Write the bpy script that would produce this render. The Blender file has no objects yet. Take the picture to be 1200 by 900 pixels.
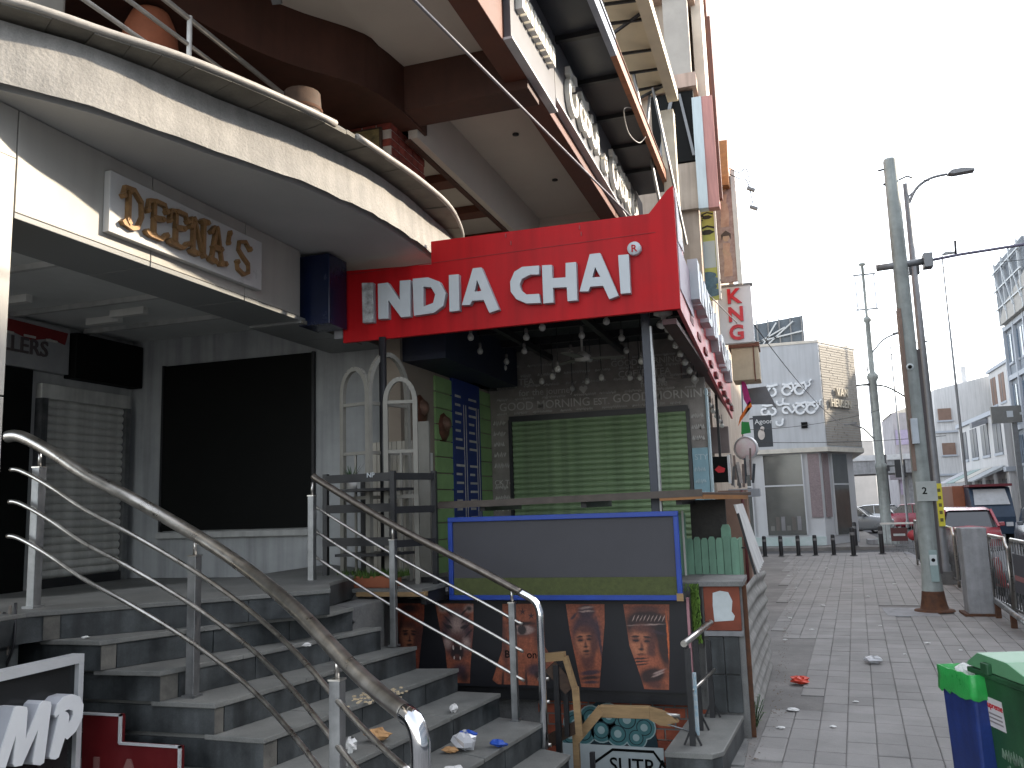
import bpy, math, random
from mathutils import Vector, Matrix
from mathutils.geometry import tessellate_polygon

S = 1.3                      # all plan dimensions below are multiplied by this to real metres
scene = bpy.context.scene
COL = scene.collection
random.seed(7)

# ------------------------------------------------------------------ camera
cam_d = bpy.data.cameras.new('camera'); cam = bpy.data.objects.new('camera', cam_d)
COL.objects.link(cam); scene.camera = cam
cam_d.sensor_width = 36.0; cam_d.lens = 30.0; cam_d.clip_start = 0.05; cam_d.clip_end = 3000
_pitch = math.atan(.143); _roll = math.radians(1.9); _yaw = math.radians(17.8)
F0 = Vector((-math.sin(_yaw), math.cos(_yaw), 0)); R0 = Vector((math.cos(_yaw), math.sin(_yaw), 0)); U0 = Vector((0, 0, 1))
FW = F0*math.cos(_pitch)+U0*math.sin(_pitch); U1 = U0*math.cos(_pitch)-F0*math.sin(_pitch)
RT = R0*math.cos(_roll)-U1*math.sin(_roll); UP = U1*math.cos(_roll)+R0*math.sin(_roll)
cam.matrix_world = Matrix(((RT.x, UP.x, -FW.x, 0), (RT.y, UP.y, -FW.y, 0), (RT.z, UP.z, -FW.z, 1.6*S), (0, 0, 0, 1)))

# ------------------------------------------------------------------ sky, sun, exposure
SUN_AZ = math.radians(32)    # direction of the sun, from +X towards +Y
SUN_EL = math.radians(27)
world = bpy.data.worlds.new('World'); scene.world = world; world.use_nodes = True
wn = world.node_tree; wn.nodes.clear()
sky = wn.nodes.new('ShaderNodeTexSky'); sky.sky_type = 'NISHITA'; sky.sun_disc = False
sky.sun_elevation = SUN_EL; sky.sun_rotation = math.radians(90)-SUN_AZ
sky.air_density = 1.0; sky.dust_density = 1.6; sky.ozone_density = 1.0
bg = wn.nodes.new('ShaderNodeBackground'); bg.inputs['Strength'].default_value = 0.15
wo = wn.nodes.new('ShaderNodeOutputWorld')
hz = wn.nodes.new('ShaderNodeHueSaturation'); hz.inputs['Saturation'].default_value = .33      # thin white haze over the whole sky
wn.links.new(sky.outputs[0], hz.inputs['Color']); wn.links.new(hz.outputs[0], bg.inputs[0]); wn.links.new(bg.outputs[0], wo.inputs[0])
sun_d = bpy.data.lights.new('sun', 'SUN'); sun_d.energy = 2.0; sun_d.angle = math.radians(1.2); sun_d.color = (1.0, .86, .68)
sun = bpy.data.objects.new('sun', sun_d); COL.objects.link(sun)
sdir = Vector((math.cos(SUN_AZ)*math.cos(SUN_EL), math.sin(SUN_AZ)*math.cos(SUN_EL), math.sin(SUN_EL)))
sun.rotation_euler = sdir.to_track_quat('Z', 'Y').to_euler(); sun.location = (20, 10, 30)
scene.render.engine = 'CYCLES'
scene.view_settings.view_transform = 'Standard'; scene.view_settings.look = 'None'
scene.view_settings.gamma = 1.0; scene.view_settings.use_curve_mapping = False
scene.view_settings.exposure = 2.32

# ------------------------------------------------------------------ materials
MATS = {}
def M(name, col, rough=.65, metal=0., var=.25, sc=3., bump=.15, bsc=None, col2=None, stretch=(1, 1, 1), rnd=0., spec=.4, streak=0., alpha=None, trans=0., fine=.0, wp=0.):
    """Procedural surface: base colour broken up by noise, fine relief, optional streaks and per-object variation."""
    if name in MATS: return MATS[name]
    m = bpy.data.materials.new(name); m.use_nodes = True; MATS[name] = m
    nt = m.node_tree; b = nt.nodes['Principled BSDF']; L = nt.links.new; N = nt.nodes.new
    b.inputs['Roughness'].default_value = rough; b.inputs['Metallic'].default_value = metal
    b.inputs['Specular IOR Level'].default_value = spec
    tc = N('ShaderNodeTexCoord'); mp = N('ShaderNodeMapping'); L(tc.outputs['Object'], mp.inputs[0])
    mp.inputs['Scale'].default_value = stretch
    n1 = N('ShaderNodeTexNoise'); n1.inputs['Scale'].default_value = sc; n1.inputs['Detail'].default_value = 7; n1.inputs['Roughness'].default_value = .62
    L(mp.outputs[0], n1.inputs['Vector'])
    rp = N('ShaderNodeValToRGB'); rp.color_ramp.elements[0].position = .32; rp.color_ramp.elements[1].position = .68
    c2 = col2 or tuple(c*(1-var) for c in col)
    rp.color_ramp.elements[0].color = (*c2, 1); rp.color_ramp.elements[1].color = (*col, 1)
    L(n1.outputs[0], rp.inputs[0]); out = rp.outputs[0]
    if streak:
        mp2 = N('ShaderNodeMapping'); mp2.inputs['Scale'].default_value = (9, 9, .5); L(tc.outputs['Object'], mp2.inputs[0])
        n3 = N('ShaderNodeTexNoise'); n3.inputs['Scale'].default_value = 1.; n3.inputs['Detail'].default_value = 5; L(mp2.outputs[0], n3.inputs['Vector'])
        mr = N('ShaderNodeMapRange'); mr.inputs[1].default_value = .4; mr.inputs[2].default_value = .7; mr.inputs[3].default_value = 1; mr.inputs[4].default_value = 1-streak
        L(n3.outputs[0], mr.inputs[0])
        mx = N('ShaderNodeMix'); mx.data_type = 'RGBA'; mx.blend_type = 'MULTIPLY'; mx.inputs[0].default_value = 1
        L(out, mx.inputs[6]); L(mr.outputs[0], mx.inputs[7]); out = mx.outputs[2]
    if fine:
        n4 = N('ShaderNodeTexNoise'); n4.inputs['Scale'].default_value = 90; n4.inputs['Detail'].default_value = 3; L(tc.outputs['Object'], n4.inputs['Vector'])
        mr4 = N('ShaderNodeMapRange'); mr4.inputs[1].default_value = .3; mr4.inputs[2].default_value = .7; mr4.inputs[3].default_value = 1-fine; mr4.inputs[4].default_value = 1+fine
        L(n4.outputs[0], mr4.inputs[0])
        mx4 = N('ShaderNodeMix'); mx4.data_type = 'RGBA'; mx4.blend_type = 'MULTIPLY'; mx4.inputs[0].default_value = 1
        L(out, mx4.inputs[6]); L(mr4.outputs[0], mx4.inputs[7]); out = mx4.outputs[2]
    if wp:       # stains that run across neighbouring pieces
        ge = N('ShaderNodeNewGeometry'); n5 = N('ShaderNodeTexNoise'); n5.inputs['Scale'].default_value = .9; n5.inputs['Detail'].default_value = 8; n5.inputs['Roughness'].default_value = .65; L(ge.outputs['Position'], n5.inputs['Vector'])
        mr5 = N('ShaderNodeMapRange'); mr5.inputs[1].default_value = .36; mr5.inputs[2].default_value = .62; mr5.inputs[3].default_value = 1-wp; mr5.inputs[4].default_value = 1.06
        L(n5.outputs[0], mr5.inputs[0])
        mx5 = N('ShaderNodeMix'); mx5.data_type = 'RGBA'; mx5.blend_type = 'MULTIPLY'; mx5.inputs[0].default_value = 1
        L(out, mx5.inputs[6]); L(mr5.outputs[0], mx5.inputs[7]); out = mx5.outputs[2]
    if rnd:
        oi = N('ShaderNodeObjectInfo'); mr2 = N('ShaderNodeMapRange'); mr2.inputs[3].default_value = 1-rnd; mr2.inputs[4].default_value = 1+rnd
        L(oi.outputs['Random'], mr2.inputs[0])
        mx2 = N('ShaderNodeMix'); mx2.data_type = 'RGBA'; mx2.blend_type = 'MULTIPLY'; mx2.inputs[0].default_value = 1
        L(out, mx2.inputs[6]); L(mr2.outputs[0], mx2.inputs[7]); out = mx2.outputs[2]
    L(out, b.inputs['Base Color'])
    rr = N('ShaderNodeMapRange'); rr.inputs[3].default_value = max(.03, rough-.12); rr.inputs[4].default_value = min(1, rough+.12)
    L(n1.outputs[0], rr.inputs[0]); L(rr.outputs[0], b.inputs['Roughness'])
    if bump:
        n2 = N('ShaderNodeTexNoise'); n2.inputs['Scale'].default_value = bsc or sc*7; n2.inputs['Detail'].default_value = 6
        L(mp.outputs[0], n2.inputs['Vector'])
        bp = N('ShaderNodeBump'); bp.inputs['Strength'].default_value = bump; bp.inputs['Distance'].default_value = .01
        L(n2.outputs[0], bp.inputs['Height']); L(bp.outputs[0], b.inputs['Normal'])
    if trans: b.inputs['Transmission Weight'].default_value = trans
    if alpha is not None: b.inputs['Alpha'].default_value = alpha
    return m

granite = M('granite riser', (.082, .090, .092), .5, col2=(.020, .024, .026), sc=4, bump=.15, streak=.55, fine=.12, wp=.3)
granite_top = M('dusty granite tread', (.20, .20, .186), .6, col2=(.13, .132, .124), sc=3, bump=.1, fine=.1, wp=.3)
plaster = M('grey white plaster', (.42, .43, .43), .85, col2=(.30, .31, .315), sc=1.6, bump=.35, bsc=9, streak=.25)
plaster_dim = M('old alcove plaster', (.50, .50, .48), .85, col2=(.38, .38, .365), sc=2, bump=.35, bsc=8, streak=.2)
cream = M('cream composite panel', (.36, .345, .31), .35, var=.10, sc=1.2, bump=.03, streak=.08)
grey_panel = M('grey soffit panel', (.20, .205, .20), .45, var=.15, sc=1.5, bump=.03)
slab_face = M('rough whitewashed concrete', (.29, .278, .256), .9, col2=(.225, .217, .202), sc=4, bump=.7, bsc=40, streak=.2, fine=.10)
slab_soffit = M('painted grey canopy underside', (.44, .44, .425), .8, var=.14, sc=1.3, bump=.12, fine=.03)
wood_grey = M('weathered board', (.17, .16, .135), .8, var=.45, sc=3, bump=.3, stretch=(1, 1, 6))
pipe_grey = M('grey painted pipe', (.36, .34, .31), .5, var=.35, sc=7, bump=.1)
steel = M('brushed steel', (.62, .60, .56), .30, 1., col2=(.38, .36, .33), sc=9, bump=.06)
steel_dull = M('dull steel post', (.34, .345, .345), .42, .85, col2=(.19, .195, .2), sc=6, bump=.08, streak=.4)
chrome = M('chrome cap', (.75, .76, .78), .08, 1., var=.05, bump=.0)
black_metal = M('black painted metal', (.020, .020, .022), .42, var=.35, sc=6, bump=.1)
black_panel = M('black panel', (.006, .0065, .006), .6, var=.3, sc=2, bump=.02, spec=.12)
dark_brown = M('dark brown beam paint', (.085, .034, .022), .6, var=.35, sc=2.2, bump=.12, streak=.15)
brown = M('brown beam edge paint', (.14, .05, .03), .6, var=.3, sc=3, bump=.1)
white_ceiling = M('off white ceiling', (.58, .53, .47), .9, var=.10, sc=1.1, bump=.08)
brick_red = M('red brick', (.27, .055, .038), .85, var=.4, sc=12, bump=.4, rnd=.28)
mortar = M('pale mortar', (.55, .48, .42), .95, var=.2, sc=12, bump=.3)
brick_or = M('orange brick', (.33, .085, .045), .85, var=.4, sc=12, bump=.4, rnd=.25)
mortar_d = M('grey mortar', (.30, .27, .24), .95, var=.25, sc=12, bump=.3)
red_sign = M('red sign sheet', (.45, .005, .009), .5, spec=.18, var=.14, sc=2.2, bump=.04, streak=.22, fine=.04)
white_letter = M('white acrylic letter', (.47, .50, .52), .4, var=.08, sc=6, bump=.02)
letter_side = M('letter return', (.42, .43, .46), .5, var=.15, sc=6, bump=.02)
gold = M('bronze letter', (.30, .17, .07), .42, .25, var=.35, sc=14, bump=.1)
navy = M('navy glossy panel', (.008, .014, .045), .25, var=.3, sc=4, bump=.02)
shutter_grey = M('grey shutter slat', (.66, .65, .60), .55, var=.22, sc=4, bump=.08, streak=.25)
shutter_green = M('green shutter slat', (.25, .34, .19), .5, col2=(.18, .265, .14), sc=3, bump=.08, streak=.3)
mural = M('dark chalk mural wall', (.29, .265, .24), .9, col2=(.19, .172, .155), sc=5, bump=.3)
chalk = M('chalk lettering', (.56, .54, .50), .9, col2=(.38, .36, .33), sc=9, bump=.1)
beige_wall = M('beige inner wall', (.30, .25, .20), .85, var=.15, sc=2, bump=.15)
green_plank = M('green board wall', (.26, .42, .17), .7, var=.2, sc=4, bump=.1)
blue_plank = M('blue board wall', (.022, .045, .20), .6, var=.25, sc=4, bump=.1)
white_paint = M('white painted wood', (.68, .67, .63), .55, var=.12, sc=5, bump=.06)
dark_ceiling = M('dark tin ceiling', (.035, .038, .042), .6, var=.35, sc=3, bump=.1)
bulb_glass = M('frosted bulb glass', (.50, .49, .45), .15, var=.1, sc=9, bump=.0, spec=.6)
blue_frame = M('blue frame', (.012, .05, .30), .4, var=.2, sc=6, bump=.05)
screen_grey = M('grey mesh sheet', (.060, .059, .066), .7, var=.16, sc=2.4, bump=.15, bsc=200)
green_net = M('green shade net', (.085, .10, .035), .85, var=.3, sc=30, bump=.5, bsc=150)
banner_black = M('black banner sheet', (.012, .012, .016), .5, var=.4, sc=3, bump=.05)
skin_print = M('orange print', (.40, .12, .055), .6, col2=(.30, .075, .035), sc=4, bump=.0)
skin_dark = M('dark brown print', (.075, .03, .03), .6, col2=(.035, .02, .024), sc=12, bump=.0)
skin_mid = M('brown print', (.17, .058, .04), .6, col2=(.085, .035, .032), sc=9, bump=.0)
skin_lite = M('pale print', (.42, .30, .27), .6, col2=(.25, .15, .13), sc=9, bump=.0)
print_purple = M('violet print', (.10, .055, .085), .6, col2=(.05, .03, .05), sc=9, bump=.0)
teal = M('teal mural paint', (.07, .20, .21), .7, var=.3, sc=8, bump=.05)
pale_teal = M('pale mural paint', (.35, .46, .46), .7, var=.2, sc=8, bump=.05)
dark_teal = M('dark mural paint', (.012, .035, .045), .7, var=.3, sc=8, bump=.05)
wood_ply = M('plywood', (.33, .215, .105), .75, var=.35, sc=4, bump=.2, stretch=(1, 6, 6))
wood_dark = M('dark timber', (.075, .045, .03), .7, var=.4, sc=5, bump=.2, stretch=(1, 5, 5))
wood_orange = M('orange laminate edge', (.30, .13, .035), .5, var=.3, sc=6, bump=.1)
concrete = M('rough concrete', (.19, .188, .18), .9, col2=(.11, .11, .107), sc=4, bump=.4, bsc=30, fine=.12)
concrete_lt = M('pale concrete', (.28, .28, .285), .9, col2=(.19, .19, .195), sc=4, bump=.35, bsc=30, streak=.25)
tile_mat = M('grey paving tile', (.245, .234, .222), .8, col2=(.195, .186, .177), sc=1.1, bump=.35, bsc=28, rnd=.09, fine=.08, wp=.25)
pave_base = M('paving bed', (.20, .189, .178), .95, col2=(.155, .147, .139), sc=3, bump=.4, bsc=30, fine=.12, wp=.3)
asphalt = M('asphalt', (.055, .055, .058), .9, var=.3, sc=2, bump=.4, bsc=60)
red_panel = M('oxide red panel', (.21, .055, .03), .8, var=.35, sc=6, bump=.15)
white_patch = M('worn white paper', (.50, .54, .54), .85, var=.15, sc=8, bump=.1)
picket = M('mint green board', (.20, .37, .26), .65, var=.2, sc=6, bump=.1, rnd=.08, streak=.2)
corr = M('white corrugated sheet', (.28, .275, .26), .7, col2=(.17, .165, .155), sc=4, bump=.08, streak=.4)
moss = M('green astroturf', (.07, .13, .025), .95, var=.5, sc=25, bump=.9, bsc=90)
rust = M('rusty steel', (.12, .052, .026), .85, .2, col2=(.06, .03, .02), sc=12, bump=.3)
pole_paint = M('pale green pole paint', (.30, .33, .315), .6, col2=(.21, .23, .22), sc=5, bump=.12, streak=.3)
pole_grey = M('galvanised pole', (.20, .205, .21), .5, .5, var=.25, sc=5, bump=.08)
bin_green = M('green bin plastic', (.020, .085, .034), .5, var=.35, sc=5, bump=.12, fine=.12, streak=.3)
bin_lid = M('green bin lid plastic', (.10, .26, .13), .42, var=.2, sc=3, bump=.05)
bin_blue = M('blue bin plastic', (.014, .035, .17), .5, var=.4, sc=5, bump=.12, fine=.1, streak=.3)
liner = M('green liner bag', (.03, .34, .07), .3, var=.3, sc=9, bump=.3)
paper = M('white litter paper', (.66, .65, .63), .8, var=.2, sc=14, bump=.1)
terracotta = M('terracotta', (.30, .095, .045), .75, var=.25, sc=6, bump=.15)
leaf = M('dark leaf', (.04, .085, .03), .6, var=.4, sc=12, bump=.1)
glass = M('shop window glass', (.10, .105, .10), .06, var=.3, sc=1.2, bump=.0, spec=.8)
glass_dark = M('dark car glass', (.02, .024, .028), .05, var=.2, bump=0, spec=.8)
rubber = M('rubber', (.018, .018, .018), .8, var=.2)
gold_poster = M('copper trim', (.38, .17, .06), .5, .3, var=.4, sc=8, bump=.2)

# ------------------------------------------------------------------ mesh builder
class MB:
    def __init__(s): s.v = []; s.f = []; s.sm = []
    def add(s, v, f, smooth=False):
        o = len(s.v); s.v += [Vector(p) for p in v]; s.f += [tuple(i+o for i in q) for q in f]; s.sm += [smooth]*len(f); return s
    def box(s, x0, y0, z0, x1, y1, z1):
        x0, x1 = sorted((x0, x1)); y0, y1 = sorted((y0, y1)); z0, z1 = sorted((z0, z1))
        v = [(x0, y0, z0), (x1, y0, z0), (x1, y1, z0), (x0, y1, z0), (x0, y0, z1), (x1, y0, z1), (x1, y1, z1), (x0, y1, z1)]
        return s.add(v, [(0, 3, 2, 1), (4, 5, 6, 7), (0, 1, 5, 4), (1, 2, 6, 5), (2, 3, 7, 6), (3, 0, 4, 7)])
    def bar(s, p, q, w, h=None, up=(0, 0, 1)):
        """square bar from p to q"""
        h = h or w; p = Vector(p); q = Vector(q); d = (q-p).normalized(); u = Vector(up)
        if abs(d.dot(u)) > .98: u = Vector((0, 1, 0))
        a = d.cross(u).normalized()*w/2; b = a.cross(d).normalized()*h/2
        v = [p-a-b, p+a-b, p+a+b, p-a+b, q-a-b, q+a-b, q+a+b, q-a+b]
        return s.add(v, [(0, 1, 2, 3), (7, 6, 5, 4), (0, 4, 5, 1), (1, 5, 6, 2), (2, 6, 7, 3), (3, 7, 4, 0)])
    def tube(s, pts, r, n=10, caps=True):
        pts = [Vector(p) for p in pts]; k = len(pts); rs = r if isinstance(r, (list, tuple)) else [r]*k
        v = []; prev = None
        for i, p in enumerate(pts):
            d = (pts[min(i+1, k-1)]-pts[max(i-1, 0)]).normalized()
            if prev is None:
                u = Vector((0, 0, 1)) if abs(d.z) < .9 else Vector((1, 0, 0)); a = d.cross(u).normalized()
            else: a = (prev-d*prev.dot(d)).normalized()
            prev = a; b = d.cross(a)
            for j in range(n):
                t = 2*math.pi*j/n; v.append(p+(a*math.cos(t)+b*math.sin(t))*rs[i])
        f = [(i*n+j, i*n+(j+1) % n, (i+1)*n+(j+1) % n, (i+1)*n+j) for i in range(k-1) for j in range(n)]
        s.add(v, f, True)
        if caps:
            o = len(s.v)-len(v)
            s.f += [tuple(o+j for j in reversed(range(n))), tuple(o+(k-1)*n+j for j in range(n))]; s.sm += [False, False]
        return s
    def lathe(s, c, prof, n=16, axis=(0, 0, 1)):
        ax = Vector(axis).normalized(); c = Vector(c)
        return s.tube2(c, ax, prof, n)
    def tube2(s, c, ax, prof, n):
        u = Vector((1, 0, 0)) if abs(ax.x) < .9 else Vector((0, 1, 0)); a = ax.cross(u).normalized(); b = ax.cross(a)
        v = []
        for r, h in prof:
            for j in range(n):
                t = 2*math.pi*j/n; v.append(c+ax*h+(a*math.cos(t)+b*math.sin(t))*max(r, 1e-4))
        k = len(prof)
        f = [(i*n+j, i*n+(j+1) % n, (i+1)*n+(j+1) % n, (i+1)*n+j) for i in range(k-1) for j in range(n)]
        return s.add(v, f, True)
    def poly(s, loops, P, depth):
        """extruded outline(s): loops of 2-D points (first the outline, then holes); P maps (u, v, w) to 3-D"""
        flat = [p for l in loops for p in l]; n = len(flat)
        tris = tessellate_polygon([[Vector((a, b, 0)) for a, b in l] for l in loops])
        v = [P(a, b, depth) for a, b in flat]+[P(a, b, 0) for a, b in flat]
        f = [tuple(t) for t in tris]+[tuple(i+n for i in reversed(t)) for t in tris]
        o = 0
        for l in loops:
            m = len(l)
            for i in range(m):
                a, b = o+i, o+(i+1) % m; f.append((a, a+n, b+n, b))
            o += m
        return s.add(v, f)
    def sphere(s, c, r, n=10, m=7, sc=(1, 1, 1)):
        c = Vector(c); v = []
        for i in range(m+1):
            t = math.pi*i/m
            for j in range(n):
                p = 2*math.pi*j/n
                v.append(c+Vector((r*sc[0]*math.sin(t)*math.cos(p), r*sc[1]*math.sin(t)*math.sin(p), r*sc[2]*math.cos(t))))
        f = [(i*n+j, (i+1)*n+j, (i+1)*n+(j+1) % n, i*n+(j+1) % n) for i in range(m) for j in range(n)]
        return s.add(v, f, True)
    def build(s, name, mat, parent=None, origin=None, bev=0.):
        """link as one object; points are plan coordinates, origin is where the object's own origin goes"""
        if parent is not None: org = ORG[parent.name]
        else: org = Vector(origin) if origin else Vector((0, 0, 0))
        me = bpy.data.meshes.new(name)
        me.from_pydata([(p-org)*S for p in s.v], [], s.f); me.materials.append(mat)
        me.polygons.foreach_set('use_smooth', s.sm); me.update()
        o = bpy.data.objects.new(name, me); COL.objects.link(o)
        if parent is not None: o.parent = parent
        else: o.location = org*S
        ORG[o.name] = org
        fixn(me)
        if bev:
            b = o.modifiers.new('edge', 'BEVEL'); b.width = bev*S; b.segments = 2; b.limit_method = 'ANGLE'; b.angle_limit = math.radians(40)
        return o
import bmesh
def fixn(me):
    bm = bmesh.new(); bm.from_mesh(me); bmesh.ops.recalc_face_normals(bm, faces=bm.faces[:]); bm.to_mesh(me); bm.free()
ORG = {}
def tag(o, label=None, cat=None, group=None, kind=None):
    if label: o['label'] = label
    if cat: o['category'] = cat
    if group: o['group'] = group
    if kind: o['kind'] = kind
    return o
def thing(name, loc, label=None, cat=None, group=None, kind=None):
    o = bpy.data.objects.new(name, None); COL.objects.link(o); o.location = Vector(loc)*S; o.empty_display_size = .2
    ORG[o.name] = Vector(loc); return tag(o, label, cat, group, kind)
def place(src, loc, parent=None, rot=None, scale=None):
    """copy of an object (sharing its mesh) at plan position loc"""
    c = src.copy(); COL.objects.link(c); base = ORG[parent.name] if parent is not None else Vector((0, 0, 0))
    c.parent = parent; c.location = (Vector(loc)-base)*S; ORG[c.name] = Vector(loc)
    if rot is not None: c.rotation_euler = rot
    if scale is not None: c.scale = scale
    return c
def copy_tree(root, loc, rotz=None, label=None, group=None):
    r = root.copy(); COL.objects.link(r); r.location = Vector(loc)*S; ORG[r.name] = Vector(loc)
    if rotz is not None: r.rotation_euler = (0, 0, rotz)
    if label: r['label'] = label
    if group: r['group'] = group
    for ch in list(root.children):
        c = ch.copy(); COL.objects.link(c); c.parent = r; ORG[c.name] = Vector(loc)
        for g in list(ch.children):
            d = g.copy(); COL.objects.link(d); d.parent = c; ORG[d.name] = Vector(loc)
    return r
# plane mappings for outlines and lettering: u right, v up as seen from the front, w towards the viewer
def PY(y, x0=0, z0=0, k=1.): return lambda u, v, w: (x0+u*k, y-w, z0+v*k)          # face looks towards -Y
def PX(x, y0=0, z0=0, k=1.): return lambda u, v, w: (x+w, y0+u*k, z0+v*k)          # face looks towards +X
def PF(o, r, u_, k=1.):
    o, r, u_ = Vector(o), Vector(r).normalized(), Vector(u_).normalized(); n = r.cross(u_)
    return lambda u, v, w: o+r*(u*k)+u_*(v*k)+n*w
_tx = {}
def text(mb, s, P, size=1., depth=.01, align='LEFT', bold=0., shear=0.):
    key = (s, align, bold, shear)
    if key not in _tx:
        cu = bpy.data.curves.new('t', 'FONT'); cu.body = s; cu.align_x = align; cu.extrude = .5; cu.offset = bold; cu.resolution_u = 3; cu.shear = shear
        ob = bpy.data.objects.new('t', cu); COL.objects.link(ob); dg = bpy.context.evaluated_depsgraph_get(); dg.update()
        me = bpy.data.meshes.new_from_object(ob.evaluated_get(dg))
        _tx[key] = ([tuple(v.co) for v in me.vertices], [tuple(p.vertices) for p in me.polygons])
        bpy.data.objects.remove(ob); bpy.data.curves.remove(cu); bpy.data.meshes.remove(me)
    v, f = _tx[key]
    mb.add([P(a*size, b*size, (c+.5)*depth) for a, b, c in v], f); return mb
def text_w(s, bold=0., shear=0.):
    text(MB(), s, PY(0), bold=bold, shear=shear); v = _tx[(s, 'LEFT', bold, shear)][0]; return max(p[0] for p in v) if v else .3
def letters(s, P, size, depth, mat, parent, bold=0., gap=.06, shear=0., name='letter', jitter=0):
    x = 0.
    for ch in s:
        if ch == ' ': x += .35*size; continue
        w = text_w(ch, bold, shear); dv = random.uniform(-jitter, jitter)
        text(MB(), ch, (lambda u, v, w_, x=x, dv=dv: P(u+x, v+dv, w_)), size, depth, bold=bold, shear=shear)
        mb = MB(); text(mb, ch, (lambda u, v, w_, x=x, dv=dv: P(u+x, v+dv, w_)), size, depth, bold=bold, shear=shear)
        mb.build(name, mat, parent); x += w*size+gap*size
    return x
def arc(c, r, a0, a1, n=10, ry=None):
    ry = ry or r
    return [(c[0]+r*math.cos(math.radians(a0+(a1-a0)*i/n)), c[1]+ry*math.sin(math.radians(a0+(a1-a0)*i/n))) for i in range(n+1)]
def stroke(pts, w):
    """closed outline around a 2-D polyline"""
    L, R = [], []
    for i, p in enumerate(pts):
        a = Vector(pts[max(i-1, 0)]); b = Vector(pts[min(i+1, len(pts)-1)]); d = (b-a).normalized(); n = Vector((-d.y, d.x))*w/2
        L.append((p[0]+n.x, p[1]+n.y)); R.append((p[0]-n.x, p[1]-n.y))
    return L+R[::-1]
def smooth(pts, n=6):
    """Catmull-Rom through 3-D points"""
    P = [Vector(p) for p in pts]; out = []
    for i in range(len(P)-1):
        a = P[max(i-1, 0)]; b = P[i]; c = P[i+1]; d = P[min(i+2, len(P)-1)]
        for k in range(n):
            t = k/n
            out.append(.5*((2*b)+(c-a)*t+(2*a-5*b+4*c-d)*t*t+(3*b-a-3*c+d)*t**3))
    out.append(P[-1]); return out
def slats(n, name, mat, parent, P, width, height):
    """roller shutter: n curved slats, each an object, sharing one mesh; P(u, v, w)"""
    h = height/n; first = None; prof = [(0, 0), (.1, .010), (.3, .020), (.5, .023), (.7, .020), (.9, .010), (1, 0)]
    org = Vector(P(0, 0, 0)); base = ORG[parent.name]
    for i in range(n):
        if first is None:
            mb = MB(); v = []
            for t, d in prof: v += [P(0, t*h, d), P(width, t*h, d)]
            f = [(2*k, 2*k+1, 2*k+3, 2*k+2) for k in range(len(prof)-1)]
            mb.add(v, f, True); first = mb.build(name, mat, parent)
        else:
            c = first.copy(); COL.objects.link(c); c.location = (Vector(P(0, i*h, 0))-org)*S; ORG[c.name] = base
def proto(name, mb, mat):
    me = bpy.data.meshes.new(name); me.from_pydata([p*S for p in mb.v], [], mb.f); me.materials.append(mat)
    me.polygons.foreach_set('use_smooth', mb.sm); me.update(); fixn(me); return me
def inst(name, me, loc, parent=None, rot=None, scale=None):
    o = bpy.data.objects.new(name, me); COL.objects.link(o)
    base = ORG[parent.name] if parent is not None else Vector((0, 0, 0))
    o.parent = parent; o.location = (Vector(loc)-base)*S; ORG[o.name] = Vector(loc)
    if rot is not None: o.rotation_euler = rot
    if scale is not None: o.scale = scale
    return o
# ================================================================== ground, road
def sheet(name, pts, z0, z1, mat, kind='structure'):
    mb = MB(); mb.poly([pts], lambda u, v, w: (u, v, z0+w), z1-z0); return tag(mb.build(name, mat), kind=kind)
tag(MB().box(-600, -600, -.62, 600, 900, -.60).build('ground', pave_base), kind='structure')
tag(MB().box(2.95, -30, -.6, 8.6, 400, -.11).build('road', asphalt), kind='structure')
tag(MB().box(-60, 26.5, -.6, 2.93, 29.0, -.11).build('side_road', asphalt), kind='structure')
sheet('pavement', [(-.80, 5.15), (-.80, 6.35), (-3.2, 6.35), (-3.2, 26.2), (2.75, 26.2), (2.75, -12), (-6, -12), (-6, 5.15)], -.5, -.012, pave_base)
pav = bpy.data.objects['pavement']
tag(MB().box(2.76, -12, -.6, 2.92, 26.2, .0).build('kerb', concrete_lt, bev=.012), kind='structure')
tag(MB().box(8.7, -30, -.6, 40, 400, .0).build('opposite_pavement', pave_base), kind='structure')
tag(MB().box(-60, 29.05, -.6, 2.9, 60, -.01).build('far_pavement', pave_base), kind='structure')
# paving tiles: rows along the street, turned a little from the facade
TA = math.radians(-3.7); tu = Vector((math.cos(TA), math.sin(TA), 0)); tv = Vector((-math.sin(TA), math.cos(TA), 0))
TW, TL, GAP = .182, .27, .005
tb = MB(); e = .006
tb.add([(GAP/2, GAP/2, -.03), (TW-GAP/2, GAP/2, -.03), (TW-GAP/2, TL-GAP/2, -.03), (GAP/2, TL-GAP/2, -.03),
        (GAP/2, GAP/2, -.003), (TW-GAP/2, GAP/2, -.003), (TW-GAP/2, TL-GAP/2, -.003), (GAP/2, TL-GAP/2, -.003),
        (GAP/2+e, GAP/2+e, 0), (TW-GAP/2-e, GAP/2+e, 0), (TW-GAP/2-e, TL-GAP/2-e, 0), (GAP/2+e, TL-GAP/2-e, 0)],
       [(0, 1, 5, 4), (1, 2, 6, 5), (2, 3, 7, 6), (3, 0, 4, 7), (4, 5, 9, 8), (5, 6, 10, 9), (6, 7, 11, 10), (7, 4, 8, 11), (8, 9, 10, 11)])
tile_me = proto('tile', tb, tile_mat)
rest = MB(); rt = random.Random(3); ntile = 0; cells = []
for j in range(0, 88):
    for i in range(-9, 20):
        p = Vector((-.046, 5.0, 0))+tu*(i*TW)+tv*(j*TL-.9)
        if p.x < -.38+.0*p.y or p.x > 2.70 or p.y > 25.9: continue
        if p.x < -.06 and 6.9 < p.y < 10.6: continue     # patched with concrete
        if 12.4 < p.y < 13.5 and 1.05 < p.x < 1.75: continue                  # pale slab beside the pole
        cells.append(p)
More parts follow.
